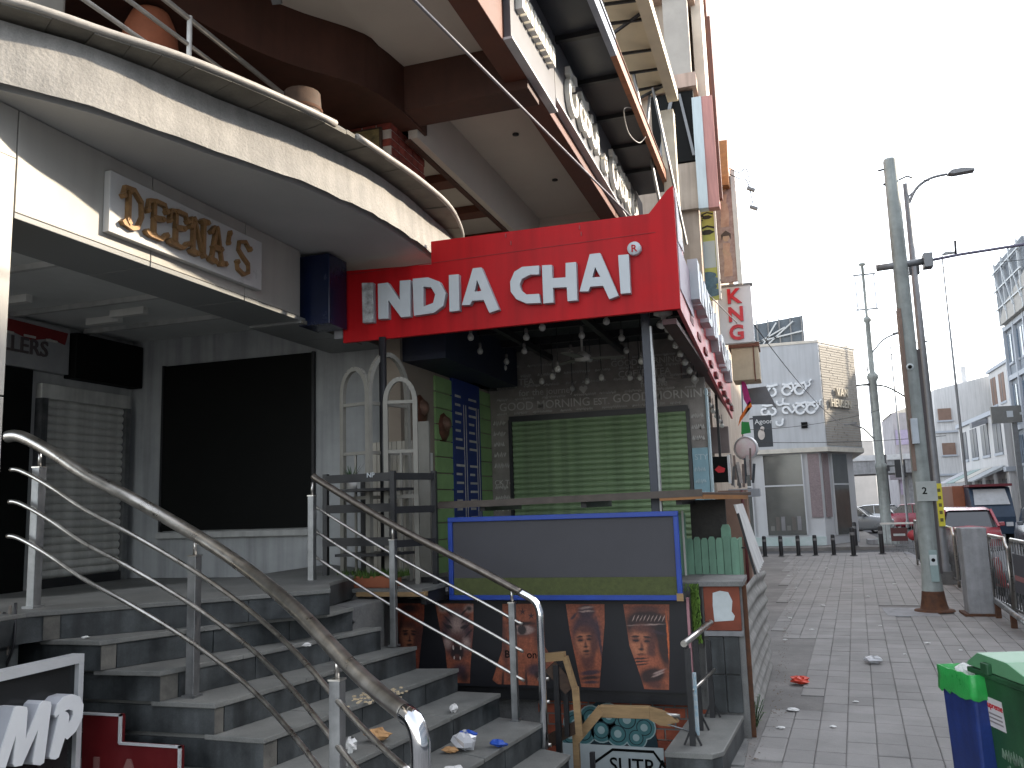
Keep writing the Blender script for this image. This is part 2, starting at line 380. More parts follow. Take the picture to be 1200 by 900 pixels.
def in_view(p):
    d = (p+tu*.09+tv*.13)-Vector((0, 0, 1.6)); z = d.dot(FW)
    return z > .3 and abs(d.dot(RT)/z) < .61 and d.dot(UP)/z > -.46
near = [p for p in cells if in_view(p)]; near.sort(key=lambda p: p.length); pick = set(id(p) for p in near[:300])
for p in cells:
    dz = rt.uniform(-.0025, .002)
    if id(p) in pick:
        inst('tile', tile_me, (p.x, p.y, dz), pav, rot=(rt.uniform(-.006, .006), rt.uniform(-.008, .008), TA+rt.uniform(-.006, .006)))
    else:
        rest.add([p+tu*v.x+tv*v.y+Vector((0, 0, v.z+dz)) for v in tb.v], tb.f)
tag(rest.build('tile_field', tile_mat, pav), kind='stuff')
MB().box(1.08, 12.55, -.01, 1.72, 13.45, .004).build('concrete_patch', concrete_lt, pav)

# ================================================================== main building on the left
B = thing('commercial_building', (-4.2, 6.0, 0), 'brown and cream shop building with curved canopy and open first floor balcony', 'building')
ZL = 1.14
YW, XW = 6.9, -6.22                       # back and left wall of the alcove
MB().box(XW-.15, YW, 0, -3.26, YW+.18, 3.5).build('alcove_wall', plaster, B)
MB().box(XW-.15, 2.0, 0, XW, YW-.001, 3.5).build('shutter_wall', plaster_dim, B)
MB().box(-5.84, YW-.06, 1.40, -4.11, YW-.001, 1.455).build('sill', plaster_dim, B, bev=.004)
MB().box(XW, 2.0, 3.36, -3.98, YW-.001, 3.40).build('alcove_ceiling', M('alcove ceiling paint', (.60, .61, .59), .85, var=.15, sc=1.5, bump=.2), B)
MB().box(XW, 2.0, .9, -4.0, YW-.001, 1.03).build('alcove_floor', granite_top, B)
for y in (4.4, 5.4, 6.2): MB().box(XW+.05, y, 3.32, -4.0, y+.04, 3.36).build('ceiling_batten', plaster_dim, B)
for (a_, b_, y) in ((-5.9, -5.55, 5.0), (-5.4, -5.05, 5.7), (-5.8, -5.45, 5.85)): MB().box(a_, y, 3.30, b_, y+.06, 3.359).build('ceiling_clip', white_paint, B)
# roller shutter in the alcove
sh = MB().box(XW, 5.75, 2.67, XW+.07, 6.80, 2.80).build('shutter', shutter_grey, B, bev=.006)
slats(22, 'slat', shutter_grey, sh, PX(XW+.03, 5.82, 1.11), .92, 1.56)
MB().box(XW, 5.75, 1.03, XW+.08, 5.815, 2.67).build('guide_rail', steel_dull, sh)
MB().box(XW, 6.745, 1.03, XW+.08, 6.81, 2.67).build('guide_rail', steel_dull, sh)
MB().box(XW+.03, 5.82, 1.03, XW+.07, 6.74, 1.11).build('bottom_bar', black_metal, sh)
MB().box(XW, 3.6, 1.0, XW+.06, 5.66, 2.9).build('dark_doorway', black_panel, B)
# fascia panels and their soffit
for a, b in ((3.066, 3.996), (4.004, 4.914), (4.922, 5.62)):
    MB().box(-3.53, a, 3.1, -3.5, b, 3.62).build('fascia_panel', cream, B, bev=.003)
    MB().box(-3.96, a, 3.068, -3.502, b, 3.098).build('soffit_panel', grey_panel, B, bev=.003)
MB().box(-3.97, 2.2, 3.1, -3.532, 5.62, 3.62).build('fascia_core', grey_panel, B)
MB().box(-3.97, 5.621, 3.1, -3.55, 6.88, 3.62).build('fascia_core', grey_panel, B)
MB().box(-3.96, 5.628, 3.05, -3.502, 6.25, 3.098).build('soffit_panel', grey_panel, B, bev=.003)
MB().box(-3.96, 6.258, 3.05, -3.40, 6.88, 3.098).build('soffit_panel', grey_panel, B, bev=.003)
MB().box(-3.50, 5.64, 3.046, -3.485, 6.6, 3.075).build('soffit_trim', wood_grey, B)
MB().box(-3.97, 2.0, .6, -3.51, 3.03, 3.35).build('column', grey_panel, B)
MB().box(-3.51, 2.0, .9, -3.485, 3.045, 2.185).build('column_panel', cream, B, bev=.003)
MB().box(-3.51, 2.0, 2.193, -3.485, 3.045, 3.36).build('column_panel', cream, B, bev=.003)
MB().box(-3.535, 2.0, 3.368, -3.5, 3.058, 3.62).build('column_panel', cream, B, bev=.003)
# curved canopy
cv = smooth([(-4.6, 1.45, 0), (-4.1, 1.95, 0), (-3.72, 2.38, 0), (-3.37, 2.84, 0), (-3.12, 3.27, 0), (-2.93, 3.85, 0), (-2.74, 4.4, 0), (-2.625, 5.0, 0), (-2.59, 5.5, 0), (-2.60, 6.05, 0), (-2.66, 6.8, 0), (-2.85, 7.5, 0)], 5)
def offset(cv, d):
    out = []
    for i, p in enumerate(cv):
        t = (cv[min(i+1, len(cv)-1)]-cv[max(i-1, 0)]).normalized(); out.append(p+Vector((t.y, -t.x, 0))*d)
    return out
mb = MB(); n = len(cv)                     # face with a slightly uneven lower edge
rc = random.Random(5); rows = []
for k in range(7):
    t = k/6; row = []
    for i, p in enumerate(offset(cv, 0)):
        q = offset(cv, -.03*t)[i] if k in (0, 6) else p+(offset(cv, -.03*t)[i]-p)
        row.append(Vector((q.x+rc.uniform(-.004, .004), q.y, 3.63+.33*t+(rc.uniform(-.006, .006) if k == 0 else 0))))
    rows.append(row)
v = [p for r in rows for p in r]
mb.add(v, [(r*n+i, r*n+i+1, (r+1)*n+i+1, (r+1)*n+i) for r in range(6) for i in range(n-1)], True)
mb.build('canopy_edge', slab_face, B)
ci = offset(cv, -.06)
MB().poly([[(p.x, p.y) for p in ci]+[(-5.2, 7.5), (-5.2, 1.45)]], lambda u, v, w: (u, v, 3.625+w), .33).build('canopy_slab', slab_soffit, B)
co = smooth([(-4.2, 1.85, 0), (-3.8, 2.25, 0), (-3.32, 2.77, 0), (-3.07, 3.2, 0), (-2.87, 3.56, 0), (-2.66, 4.12, 0), (-2.53, 4.6, 0), (-2.47, 5.15, 0), (-2.44, 5.64, 0), (-2.46, 6.2, 0), (-2.62, 6.85, 0), (-2.8, 7.2, 0)], 5)
ca = offset(co, -.30)
for i in range(0, len(co)-2, 2):           # boards of the ledge
    e0, e1 = co[i].lerp(co[i+2], .02), co[i+2]; f0, f1 = ca[i].lerp(ca[i+2], .02), ca[i+2]
    dz = rc.uniform(-.006, .004)
    MB().poly([[(e0.x, e0.y), (e1.x, e1.y), (f1.x, f1.y), (f0.x, f0.y)]], lambda u, v, w: (u, v, 3.983+dz+w), .028).build('ledge_board', wood_grey, B)
half = [p for p in co]
br = [i for i, p in enumerate(co) if p.y > 4.52][0]
MB().tube([(p.x, p.y, 4.01) for p in co[:br]], .022, 8).build('edge_pipe', pipe_grey, B)
MB().tube([(p.x, p.y, 4.005) for p in co[br+1:]], .022, 8).build('edge_pipe', pipe_grey, B)
MB().poly([[(p.x, p.y) for p in offset(co, -.05)]+[(-2.9, 12), (-5.6, 12), (-5.6, 1.85)]], lambda u, v, w: (u, v, 4.016+w), .03).build('balcony_floor', concrete, B)
# balcony railing, set back from the ledge
rl = MB().tube([(-3.36, 2.6, 4.69), (-3.35, 5.3, 4.66)], .018, 8).build('balcony_railing', pipe_grey, B)
MB().tube([(-3.36, 2.6, 4.50), (-3.35, 5.2, 4.50)], .014, 8).build('rail_bar', pipe_grey, rl)
MB().tube([(-3.36, 2.6, 4.32), (-3.35, 5.2, 4.32)], .014, 8).build('rail_bar', pipe_grey, rl)
for y in (2.9, 4.11, 5.3): MB().tube([(-3.35, y, 4.06), (-3.35, y, 4.69)], .016, 8).build('rail_post', white_paint, rl)
# first floor ceiling, beams, drops
MB().box(-3.05, 4.0, 5.5, -1.86, 11.4, 5.6).build('upper_ceiling', white_ceiling, B)
bs = smooth([(-3.95, 3.2, 0), (-3.75, 4.6, 0), (-3.5, 5.35, 0), (-3.1, 5.95, 0), (-3.0, 6.5, 0)], 4)
MB().poly([[(p.x, p.y) for p in bs]+[(-3.0, 7.0), (-6.0, 7.0), (-6.0, 3.2)]], lambda u, v, w: (u, v, 5.06+w), .5).build('dropped_soffit', dark_brown, B)
MB().poly([[(p.x, p.y) for p in bs]+[(-1.84, 6.5), (-1.84, 3.2)]], lambda u, v, w: (u, v, 5.53+w), .06).build('upper_ceiling', white_ceiling, B)
MB().box(-3.6, 6.5, 5.08, -1.86, 6.84, 5.5).build('cross_beam', dark_brown, B, bev=.006)
MB().box(-2.06, 3.5, 5.16, -1.86, 12.3, 5.56).build('edge_beam', brown, B, bev=.006)
MB().box(-3.12, 6.84, 4.98, -3.03, 11.0, 5.5).build('ceiling_drop', white_ceiling, B)
MB().box(-5.4, 6.84, 5.06, -3.12, 11.0, 5.12).build('lower_ceiling', white_ceiling, B)
for y in (7.9, 8.9, 9.9): MB().box(-5.4, y, 4.97, -3.13, y+.22, 5.06).build('lower_beam', brown, B, bev=.005)
MB().box(-3.15, 6.84, 4.955, -3.1, 11.0, 4.98).build('drop_trim', dark_brown, B)
MB().box(-3.03, 10.9, 5.02, -2.06, 11.0, 5.5).build('ceiling_drop', white_ceiling, B)
MB().box(-5.4, 11.0, 4.7, -1.86, 11.4, 5.5).build('cross_beam', brown, B, bev=.006)
MB().box(-5.4, 12.2, 0, -1.4, 12.5, 5.6).build('rear_wall', plaster_dim, B)
MB().box(-6.2, 2.6, 4.06, -5.5, 12.0, 5.5).build('inner_wall', dark_brown, B)
MB().box(-6.0, 7.9, 4.06, -4.3, 8.0, 5.06).build('inner_wall', dark_brown, B)
for (y0, y1) in ((7.05, 7.1), (8.3, 8.35)): MB().bar((-2.15, y0, 5.44), (-2.0, y1, 5.36), .02).build('conduit', black_metal, B)
for p in ((-2.5, 8.2), (-2.45, 9.6), (-2.55, 7.4)): MB().lathe((p[0], p[1], 5.485), [(0, 0), (.035, 0), (.035, .02)], 10).build('ceiling_spot', black_metal, B)
def brick_pillar(x0, x1, y0, y1, z0, z1, bw, bh, parent):
    p = MB().box(x0+.008, y0+.008, z0, x1-.008, y1-.008, z1).build('brick_pillar', mortar, parent)
    m = .012; fw = (x1-x0); fd = (y1-y0); nf = max(1, round(fw/bw)); nd = max(1, round(fd/bw)); nz = round((z1-z0)/bh)
    fb = proto('brick', MB().box(0, 0, 0, fw/nf-m, .03, bh-m), brick_red); sb = proto('brick', MB().box(0, 0, 0, .03, fd/nd-m, bh-m), brick_red)
    for k in range(nz):
        z = z0+k*bh+m/2; sh_ = (k % 2)*.5
        for i in range(nf):
            if k % 2 and i == nf-1:
                pass
            inst('brick', fb, (x0+(i+sh_*.6)*fw/nf if not (k % 2) or i < nf-1 else x0+.0, y0, z), p)
        for i in range(nd):
            inst('brick', sb, (x1-.03, y0+m/2+(i)*fd/nd+(.02 if k % 2 else 0), z), p)
    return p
brick_pillar(-3.62, -3.19, 6.62, 7.35, 4.06, 5.08, .145, .078, B)
brick_pillar(-3.35, -3.1, 10.3, 10.9, 4.06, 4.98, .125, .09, B)
# things standing on the balcony
t = tag(MB().lathe((-3.95, 4.45, 4.06), [(.08, 0), (.14, .05), (.19, .3), (.2, .6), (.17, .85), (.13, .95), (.12, .97), (.0, .97)], 18).build('terracotta_urn', terracotta, origin=(-3.95, 4.45, 4.06)), 'tall terracotta urn standing behind the balcony railing', 'urn')
t = thing('wooden_barrel', (-3.05, 4.92, 4.06), 'dark wooden barrel on the curved balcony ledge', 'barrel')
MB().lathe((-3.05, 4.92, 4.06), [(.10, 0), (.13, .12), (.14, .24), (.125, .44), (0, .44)], 16).build('barrel_body', wood_dark, t)
for z in (.1, .3): MB().lathe((-3.05, 4.92, 4.06+z), [(.14, 0), (.143, .012), (.14, .024)], 16).build('hoop', rust, t)
t = thing('wooden_barrel', (-3.2, 5.6, 4.06), 'small wooden tub at the foot of the brick pillar', 'barrel')
MB().lathe((-3.2, 5.6, 4.06), [(.12, 0), (.15, .15), (.15, .3), (.135, .36), (0, .36)], 16).build('barrel_body', wood_dark, t)
t = tag(MB().box(-4.3, 3.45, 4.06, -3.95, 3.75, 4.75).build('cloth_cabinet', cream, bev=.03, origin=(-4.1, 3.6, 4.06)), 'cream cabinet behind the railing at the balcony end', 'cabinet')
t = thing('framed_picture', (-3.43, 6.6, 4.7), 'small framed brown landscape picture hung on the brick pillar', 'picture')
MB().box(-3.57, 6.585, 4.72, -3.27, 6.615, 5.02).build('frame', wood_dark, t, bev=.004)
MB().box(-3.55, 6.578, 4.74, -3.29, 6.586, 5.0).build('print', M('sepia print', (.30, .22, .09), .6, col2=(.06, .045, .02), sc=7, bump=0, stretch=(1, 1, 2.2)), t)
t = thing('floodlight', (-3.3, 4.9, 5.0), 'grey floodlight bracket hanging from the brown balcony ceiling', 'floodlight')
MB().bar((-3.42, 4.75, 5.56), (-3.32, 5.02, 5.36), .03).build('bracket', pole_grey, t)
MB().bar((-3.28, 4.8, 5.56), (-3.32, 5.02, 5.30), .07, .03).build('lamp_body', pole_grey, t)
# sign boards hung on the edge beam
U = thing('upper_sign', (-1.8, 7.0, 5.2), 'long grey fascia sign with raised white local script letters above the red sign', 'sign')
greyboard = M('grey sign sheet', (.12, .12, .13), .5, col2=(.08, .08, .09), sc=2, bump=.03)
MB().box(-1.86, 5.88, 5.18, -1.8, 7.2, 5.998).build('board', greyboard, U, bev=.004)
MB().box(-1.86, 7.22, 5.3, -1.8, 12.25, 5.998).build('board', greyboard, U, bev=.004)
MB().box(-1.87, 5.86, 5.165, -1.785, 7.21, 5.185).build('trim', M('trim white', (.6, .6, .6), .5), U)
MB().box(-1.87, 7.21, 5.285, -1.785, 12.25, 5.305).build('trim', MATS['trim white'], U)
lit = M('warm white letter', (.85, .82, .74), .4, var=.06, bump=.02)
rk = random.Random(11)
yy = 7.55
def kan(y, z, s, kind):
    """one rounded letter: a loop, a top stroke and a tail"""
    P = PX(-1.795, y, z, s); m = MB()
    if kind == 0: shp = [arc((.45, .42), .36, 60, 400, 16), [(.1, .95), (.45, .9), (.85, 1.0)]]
    elif kind == 1: shp = [arc((.3, .4), .27, 0, 300, 12), arc((.75, .4), .25, 180, 480, 12), [(.2, .9), (.6, .82), (1.0, .95)]]
    elif kind == 2: shp = [arc((.5, .45), .38, 150, 420, 14), [(.5, .45), (.62, .2), (.75, -.1)], [(.15, .95), (.5, .88), (.8, .98)]]
    else: shp = [arc((.4, .5), .33, 90, 380, 14), [(.75, .85), (.95, .6), (.9, .1)]]
    for q in shp: m.poly([stroke(q, .2)], P, .05)
    m.build('letter', lit, U)
for i, w in enumerate((0, 1, 3, None, 2, None, 0, 1, 2, 3)):
    if w is None: yy += .22; continue
    small = i == 4
    kan(yy, 5.37 if not small else 5.34, .42 if not small else .20, w); yy += .46 if not small else .27
m = MB()
for k in range(9): m.box(-1.80, 6.02+k*.115, 5.50, -1.74, 6.10+k*.115, 5.68)
m.build('letter_row', lit, U)
# coffered dark projection above the sign, with its rusty edge
pr_ = thing('projecting_canopy', (-1.6, 9.0, 5.9), 'dark panelled projecting canopy with rusty edge above the grey sign', 'canopy')
MB().box(-1.8, 4.2, 6.0, -1.3, 11.9, 6.05).build('deck', black_metal, pr_)
soff = M('dark soffit sheet', (.06, .05, .052), .5, var=.3, sc=4, bump=.1)
soff2 = M('slate soffit sheet', (.045, .05, .06), .4, var=.3, sc=4, bump=.1)
yc = [4.3, 5.3, 6.3, 7.3, 8.2, 9.1, 9.95, 10.8, 11.6]
for i in range(len(yc)-1):
    MB().box(-1.798, yc[i]+.03, 5.95, -1.36, yc[i+1]-.03, 5.99).build('soffit_panel', soff2 if i < 4 else soff, pr_)
    MB().box(-1.8, yc[i]-.03, 5.9, -1.34, yc[i]+.03, 6.0).build('rib', black_metal, pr_)
MB().box(-1.36, 4.2, 5.88, -1.30, 7.7, 6.08).build('edge_strip', M('pale blue strip', (.33, .36, .42), .4), pr_)
MB().box(-1.36, 7.7, 5.88, -1.30, 11.9, 6.06).build('edge_strip', M('rusty orange strip', (.34, .13, .06), .6, var=.4, sc=10), pr_)
# signs on the alcove
D = thing('shop_sign', (-3.48, 4.3, 3.1), 'white board with raised bronze blackletter DEENAS lettering on the cream fascia', 'sign')
MB().box(-3.498, 3.62, 3.165, -3.455, 5.05, 3.515).build('board', M('white acp board', (.46, .455, .44), .3, var=.06, bump=.01), D, bev=.003)
GL = {'D': [[(.28, .88), (.28, .14)], [(.0, .72), (.08, .93), (.5, .95), (.86, .74), (.9, .4), (.7, .1), (.45, .04), (.02, .1)]],
      'E': [[(.38, .9), (.38, .1)], [(.02, .62), (.10, .88), (.45, .93), (.9, .93), (.98, .78)], [(.38, .5), (.78, .55)], [(.0, .1), (.2, .06), (.75, .06), (.98, .2)]],
      'N': [[(.22, .92), (.22, .1)], [(.02, .7), (.1, .92), (.3, .9), (.78, .1)], [(.8, .95), (.8, .08)], [(.05, .08), (.4, .06)], [(.66, .96), (.98, .98)]],
      'A': [[(.45, .95), (.18, .08)], [(.1, .8), (.3, .96), (.55, .9), (.82, .08)], [(.25, .42), (.72, .44)], [(.02, .08), (.35, .05)], [(.66, .05), (.98, .09)]],
      "'": [[(.5, 1.0), (.35, .72)]],
      'S': [[(.9, .8), (.6, .96), (.2, .88), (.14, .66), (.45, .5), (.82, .36), (.84, .14), (.5, .02), (.1, .12), (.06, .3)]]}
yy = 3.70
for ch in "DEENA'S":
    w = .10 if ch == "'" else .165
    m = MB(); P = lambda u, v, w_, y=yy, w=w: (-3.455+w_, y+u*w, 3.215+v*.25)
    for qi, q in enumerate(GL[ch]):
        m.poly([stroke(q, .15 if len(q) == 2 else .105)], P, .026+.002*qi)
        for e_ in (q[0], q[-1]): m.poly([[(e_[0]-.11, e_[1]), (e_[0], e_[1]+.075), (e_[0]+.11, e_[1]), (e_[0], e_[1]-.075)]], P, .033+.0015*qi)
    m.build('letter', gold, D); yy += w+(.022 if ch != "A" else .0)
J = thing('hanging_sign', (XW, 5.4, 2.9), 'dim white shop sign with red lettering high in the dark alcove', 'sign')
MB().box(XW, 5.17, 2.905, XW+.08, 6.02, 3.325).build('board', M('dim white board', (.34, .34, .34), .6, var=.2, sc=4), J, bev=.003)
m = MB(); text(m, 'LLERS', PX(XW+.08, 5.30, 3.03), .19, .012, bold=.012); m.build('lettering', M('dark lettering', (.10, .08, .08), .6), J)
MB().poly([[(5.20, 3.30), (5.99, 3.28), (5.96, 3.17), (5.8, 3.20), (5.6, 3.15), (5.42, 3.19), (5.20, 3.15)]], lambda u, v, w: (XW+.081+w, u, v), .008).build('red_band', M('dull red', (.22, .02, .02), .6), J)
for yq in (5.3, 5.52, 5.75): MB().box(XW+.089, yq, 3.17, XW+.094, yq+.12, 3.19).build('worn_patch', chalk, J)
tag(MB().box(XW+.001, 6.04, 2.88, XW+.14, 6.88, 3.295).build('sign_box', black_panel, bev=.005, origin=(XW, 6.4, 2.88)), 'long plain black sign box above the grey roller shutter', 'sign')
bp = thing('blank_panel', (-4.9, 6.87, 1.47), 'large blank matt black panel covering the alcove wall', 'panel')
MB().box(-5.81, 6.87, 1.471, -4.145, 6.899, 3.078).build('sheet', black_panel, bp)
MB().box(-5.83, 6.862, 1.465, -5.805, 6.898, 3.085).build('edge_trim', black_metal, bp); MB().box(-4.15, 6.862, 1.465, -4.125, 6.898, 3.085).build('edge_trim', black_metal, bp)
tag(MB().box(-3.56, 5.70, 3.04, -3.29, 5.98, 3.60).build('lamp_box', navy, bev=.006, origin=(-3.5, 5.8, 2.97)), 'dark navy gloss box between the cream fascia and the red sign', 'panel')

# ================================================================== staircase
ST = thing('staircase', (-3.0, 4.4, 0), 'wide dark granite steps rising to the shuttered alcove', 'staircase')
near = [(-3.75, 3.58), (-3.42, 3.63), (-3.09, 3.68), (-2.78, 3.70), (-2.50, 3.70), (-2.2, 3.56), (-1.9, 3.3), (-1.6, 2.98)]
far = [(-2.71, 4.69), (-2.76, 5.06), (-2.665, 5.26), (-2.49, 5.43), (-2.22, 5.5), (-1.93, 5.5), (-1.62, 5.4), (-1.42, 5.29)]
cement = M('dusty cement', (.15, .14, .122), .9, col2=(.07, .068, .062), sc=6, bump=.3)
for k in range(8):
    z = ZL-.15*k; a, b = near[k], far[k]
    back = [(b[0]-.05 if k == 0 else far[0][0]-.0, 5.6), (-5.05, 5.6), (-5.05, 3.5)] if k == 0 else [(-3.4, 5.58), (-5.05, 5.58), (-5.05, 3.5)]
    if k == 0: pts = [a, b, (-2.95, 5.1), (-3.05, 5.6), (-3.3, 6.3), (-3.99, 6.88), (-3.99, 5.6), (-4.4, 4.3), (-5.05, 3.9), (-6.2, 3.9), (-6.2, 2.0), (-3.78, 2.0), (-3.78, 3.5)]
    else: pts = [a, b, (-3.3, 5.45), (-5.05, 5.45), (-5.05, a[1]-.03*k*0-.02)]
    st = MB().poly([pts], lambda u, v, w: (u, v, z-.152+w), .127).build('step', granite, ST)
    d = Vector((b[0]-a[0], b[1]-a[1])).normalized(); nx, ny = d.y*.018, -d.x*.018
    A, Bv = Vector((*a, 0)), Vector((*b, 0)); nn = Vector((d.y, -d.x, 0)); rj = random.Random(40+k)
    cut = [0, rj.uniform(.03, .08), rj.uniform(.36, .48), rj.uniform(.68, .80), 1]
    for j in range(4):                     # facing slabs of the riser; the first is a dusty cement patch
        p, q = A.lerp(Bv, cut[j]+(.002 if j else -.0)), A.lerp(Bv, cut[j+1]-.002); w_ = rj.uniform(.006, .010)
        MB().poly([[(p.x, p.y), (q.x, q.y), (q.x+nn.x*w_, q.y+nn.y*w_), (p.x+nn.x*w_, p.y+nn.y*w_)]], lambda u, v, w: (u, v, z-.148+w), .120).build('riser_slab', cement if j == 0 else granite, st)
    if k == 0:
        tp = [(a[0]+nx-d.x*.012, a[1]+ny-d.y*.012), (b[0]+nx, b[1]+ny)]+[(p[0], p[1]) for p in pts[2:]]
        MB().poly([tp], lambda u, v, w: (u, v, z-.025+w), .025).build('tread', granite_top, st, bev=.004)
    else:
        A2, B2 = Vector((*near[k-1], 0)), Vector((*far[k-1], 0)); e2 = (B2-A2).normalized(); in_ = Vector((-e2.y, e2.x, 0))*.05
        A1, B1 = A+Vector((nx, ny, 0))-Vector((d.x, d.y, 0))*.014, Bv+Vector((nx, ny, 0))
        tc = [0, rj.uniform(.30, .45), rj.uniform(.62, .78), 1]
        for j in range(3):
            p, q = A1.lerp(B1, tc[j]+(.001 if j else 0)), A1.lerp(B1, tc[j+1]-(.001 if j < 2 else 0)); p2, q2 = (A2+in_-e2*.014).lerp(B2+in_, tc[j]+(.001 if j else 0)), (A2+in_-e2*.014).lerp(B2+in_, tc[j+1]-(.001 if j < 2 else 0))
            if j == 2: q2 = q2.lerp(Bv+Vector((-.35, .02, 0)), .0)
            zz = rj.uniform(-.0015, .0015)
            MB().poly([[(p.x, p.y), (q.x, q.y), (q2.x, q2.y), (p2.x, p2.y)]], lambda u, v, w: (u, v, z-.025+zz+w), .025).build('tread', granite_top, st, bev=.004)
        MB().poly([[(A.x-.1, A.y+.02), (Bv.x-.02, Bv.y-.01), (-3.3, 5.44), (-5.0, 5.44), (-5.0, A.y)]], lambda u, v, w: (u, v, z-.0255+w), .018).build('tread_bed', granite_top, st)
MB().poly([[(near[0][0]+.0, near[0][1]+.004), (-3.0, 3.66), (-1.62, 2.97), (-1.62, 3.2), (-2.4, 3.9), (-3.75, 3.9)]], lambda u, v, w: (u, v, -.3+w), .28).build('plinth', granite, ST)
# ground floor flank left of the steps
MB().box(-5.2, 2.0, .0, -3.8, 3.48, 1.1).build('landing_base', granite, ST)
# near railing
def railing(name, label, top, posts, drops, rtop, rbar, bars_from=0, mat_top=steel, end=None, extra=None):
    R = thing(name, (posts[0][0][0], posts[0][0][1], 0), label, 'railing')
    path = smooth(top, 6)
    MB().tube(path, rtop, 14).build('handrail', mat_top, R)
    if end: MB().tube(smooth(end, 5), rtop*1.05, 14).build('end_cap', chrome, R)
    for d in drops:
        MB().tube([p-Vector((0, 0, d)) for p in path[bars_from:]], rbar, 8).build('rail_bar', steel, R)
    for (b, zt, w) in posts:
        po = MB().box(b[0]-w/2, b[1]-w/2, b[2], b[0]+w/2, b[1]+w/2, zt-.10).build('post', steel_dull, R, bev=.003)
        MB().tube([(b[0], b[1], zt-.101), (b[0], b[1], zt-.01)], .010, 8).build('stem', steel, po)
        MB().box(b[0]-w*.75, b[1]-w*.75, b[2], b[0]+w*.75, b[1]+w*.75, b[2]+.012).build('base_plate', steel_dull, po)
        MB().box(b[0]-w*.55, b[1]-w*.55, zt-.105, b[0]+w*.55, b[1]+w*.55, zt-.098).build('cap', steel, po)
    return R
RA = [(-4.098, 3.613, 2.07), (-4.008, 3.625, 2.066), (-3.826, 3.656, 1.973), (-3.622, 3.691, 1.845), (-3.368, 3.73, 1.717), (-3.121, 3.767, 1.584), (-2.835, 3.744, 1.447), (-2.509, 3.642, 1.304), (-2.118, 3.396, 1.167), (-1.77, 3.154, 1.023), (-1.532, 2.983, .94), (-1.32, 2.812, .897)]
railing('stair_railing', 'curved brushed steel stair railing with three bars sweeping down beside the MP sign', RA,
        [((-3.95, 3.70, ZL), 2.0, .052), ((-2.99, 3.80, .69), 1.5, .05), ((-1.81, 3.19, .24), 1.03, .05)], (.185, .36, .545), .033, .0125, 3,
        end=[(-1.335, 2.823, .90), (-1.29, 2.792, .885), (-1.262, 2.778, .83), (-1.258, 2.776, .70), (-1.258, 2.776, .1)])
RB = [(-3.24, 5.38, 1.86), (-3.15, 5.38, 1.80), (-2.63, 5.40, 1.50), (-2.01, 5.41, 1.19), (-1.72, 5.41, 1.04)]
railing('stair_railing', 'straight steel stair railing with brown worn handrail beside the tattoo banner', RB,
        [((-3.2, 5.3, 1.10), 1.82, .045), ((-2.63, 5.40, .69), 1.50, .042), ((-1.79, 5.42, .24), 1.08, .042)], (.20, .37, .55), .024, .0105, 0,
        mat_top=M('worn brown steel', (.20, .175, .15), .35, .8, var=.5, sc=12, bump=.08),
        end=[(-1.73, 5.41, 1.045), (-1.64, 5.41, .995), (-1.60, 5.40, .93), (-1.595, 5.395, .8), (-1.595, 5.39, .09)])
# cable bundle on the near corner
t = thing('cable_bundle', (-3.95, 3.45, .6), 'bundle of dusty loose cables hanging at the corner of the granite steps', 'cables')
for k in range(7):
    r = random.Random(k); x = -4.02+.035*k
    MB().tube(smooth([(x, 3.46, 1.16+r.uniform(-.03, .05)), (x+.02+r.uniform(-.04, .04), 3.42, 1.0), (x+r.uniform(-.06, .06), 3.42, .85), (x+.06+r.uniform(-.04, .04), 3.44, .62)], 5), .008, 6).build('cable', M('dusty cable', (.23, .20, .17), .8, var=.5, sc=12) if k % 2 else black_metal, t)
# MP sign and red sign at the foot of the steps
mp = thing('shop_sign', (-3.3, 2.9, .3), 'black sign with thick white slanted MP letters in a pale frame below the steps', 'sign')
MB().box(-3.36, 1.9, .3, -3.325, 3.37, .925).build('board', M('black gloss board', (.014, .015, .016), .25, var=.3, sc=3, bump=.02), mp)
wf = M('pale aluminium frame', (.55, .56, .57), .4, .3, var=.15)
MB().box(-3.37, 1.88, .925, -3.30, 3.40, .965).build('frame_bar', wf, mp); MB().box(-3.37, 3.37, .3, -3.30, 3.40, .924).build('frame_bar', wf, mp)
MPo = [[[(2.875, .594), (2.958, .819), (2.985, .817), (3.019, .805), (3.025, .787), (3.021, .672), (3.089, .801), (3.109, .812), (3.146, .8), (3.151, .781), (3.124, .545), (3.103, .54), (3.068, .553), (3.063, .565), (3.084, .695), (3.009, .566), (2.972, .571), (2.962, .585), (2.971, .701), (2.926, .579)]],
       [[(3.153, .562), (3.197, .736), (3.179, .723), (3.17, .737), (3.185, .779), (3.22, .804), (3.269, .806), (3.313, .786), (3.337, .746), (3.334, .687), (3.297, .634), (3.249, .611), (3.235, .622), (3.204, .546), (3.185, .542), (3.159, .551)], [(3.227, .741), (3.25, .743), (3.276, .73), (3.278, .712), (3.268, .691), (3.251, .681), (3.255, .712), (3.247, .728)]]]
for lp in MPo:
    l = MB().poly(lp, lambda u, v, w: (-3.325+w, u, v), .085).build('letter', letter_side, mp); MB().poly(lp, lambda u, v, w: (-3.24+w, u, v), .007).build('letter_face', M('bright letter face', (.66, .67, .68), .4, var=.08), l)
rs = thing('red_sign', (-3.1, 3.5, .2), 'stepped dark red sign with faded letters fixed to the granite stair side', 'sign')
MB().poly([[(-3.42, .1), (-3.42, .655), (-3.19, .655), (-3.19, .525), (-2.84, .525), (-2.84, .1)]], lambda u, v, w: (u, 3.56-w, v), .03).build('board', M('dark red board', (.11, .008, .01), .35, var=.3, sc=3), rs)
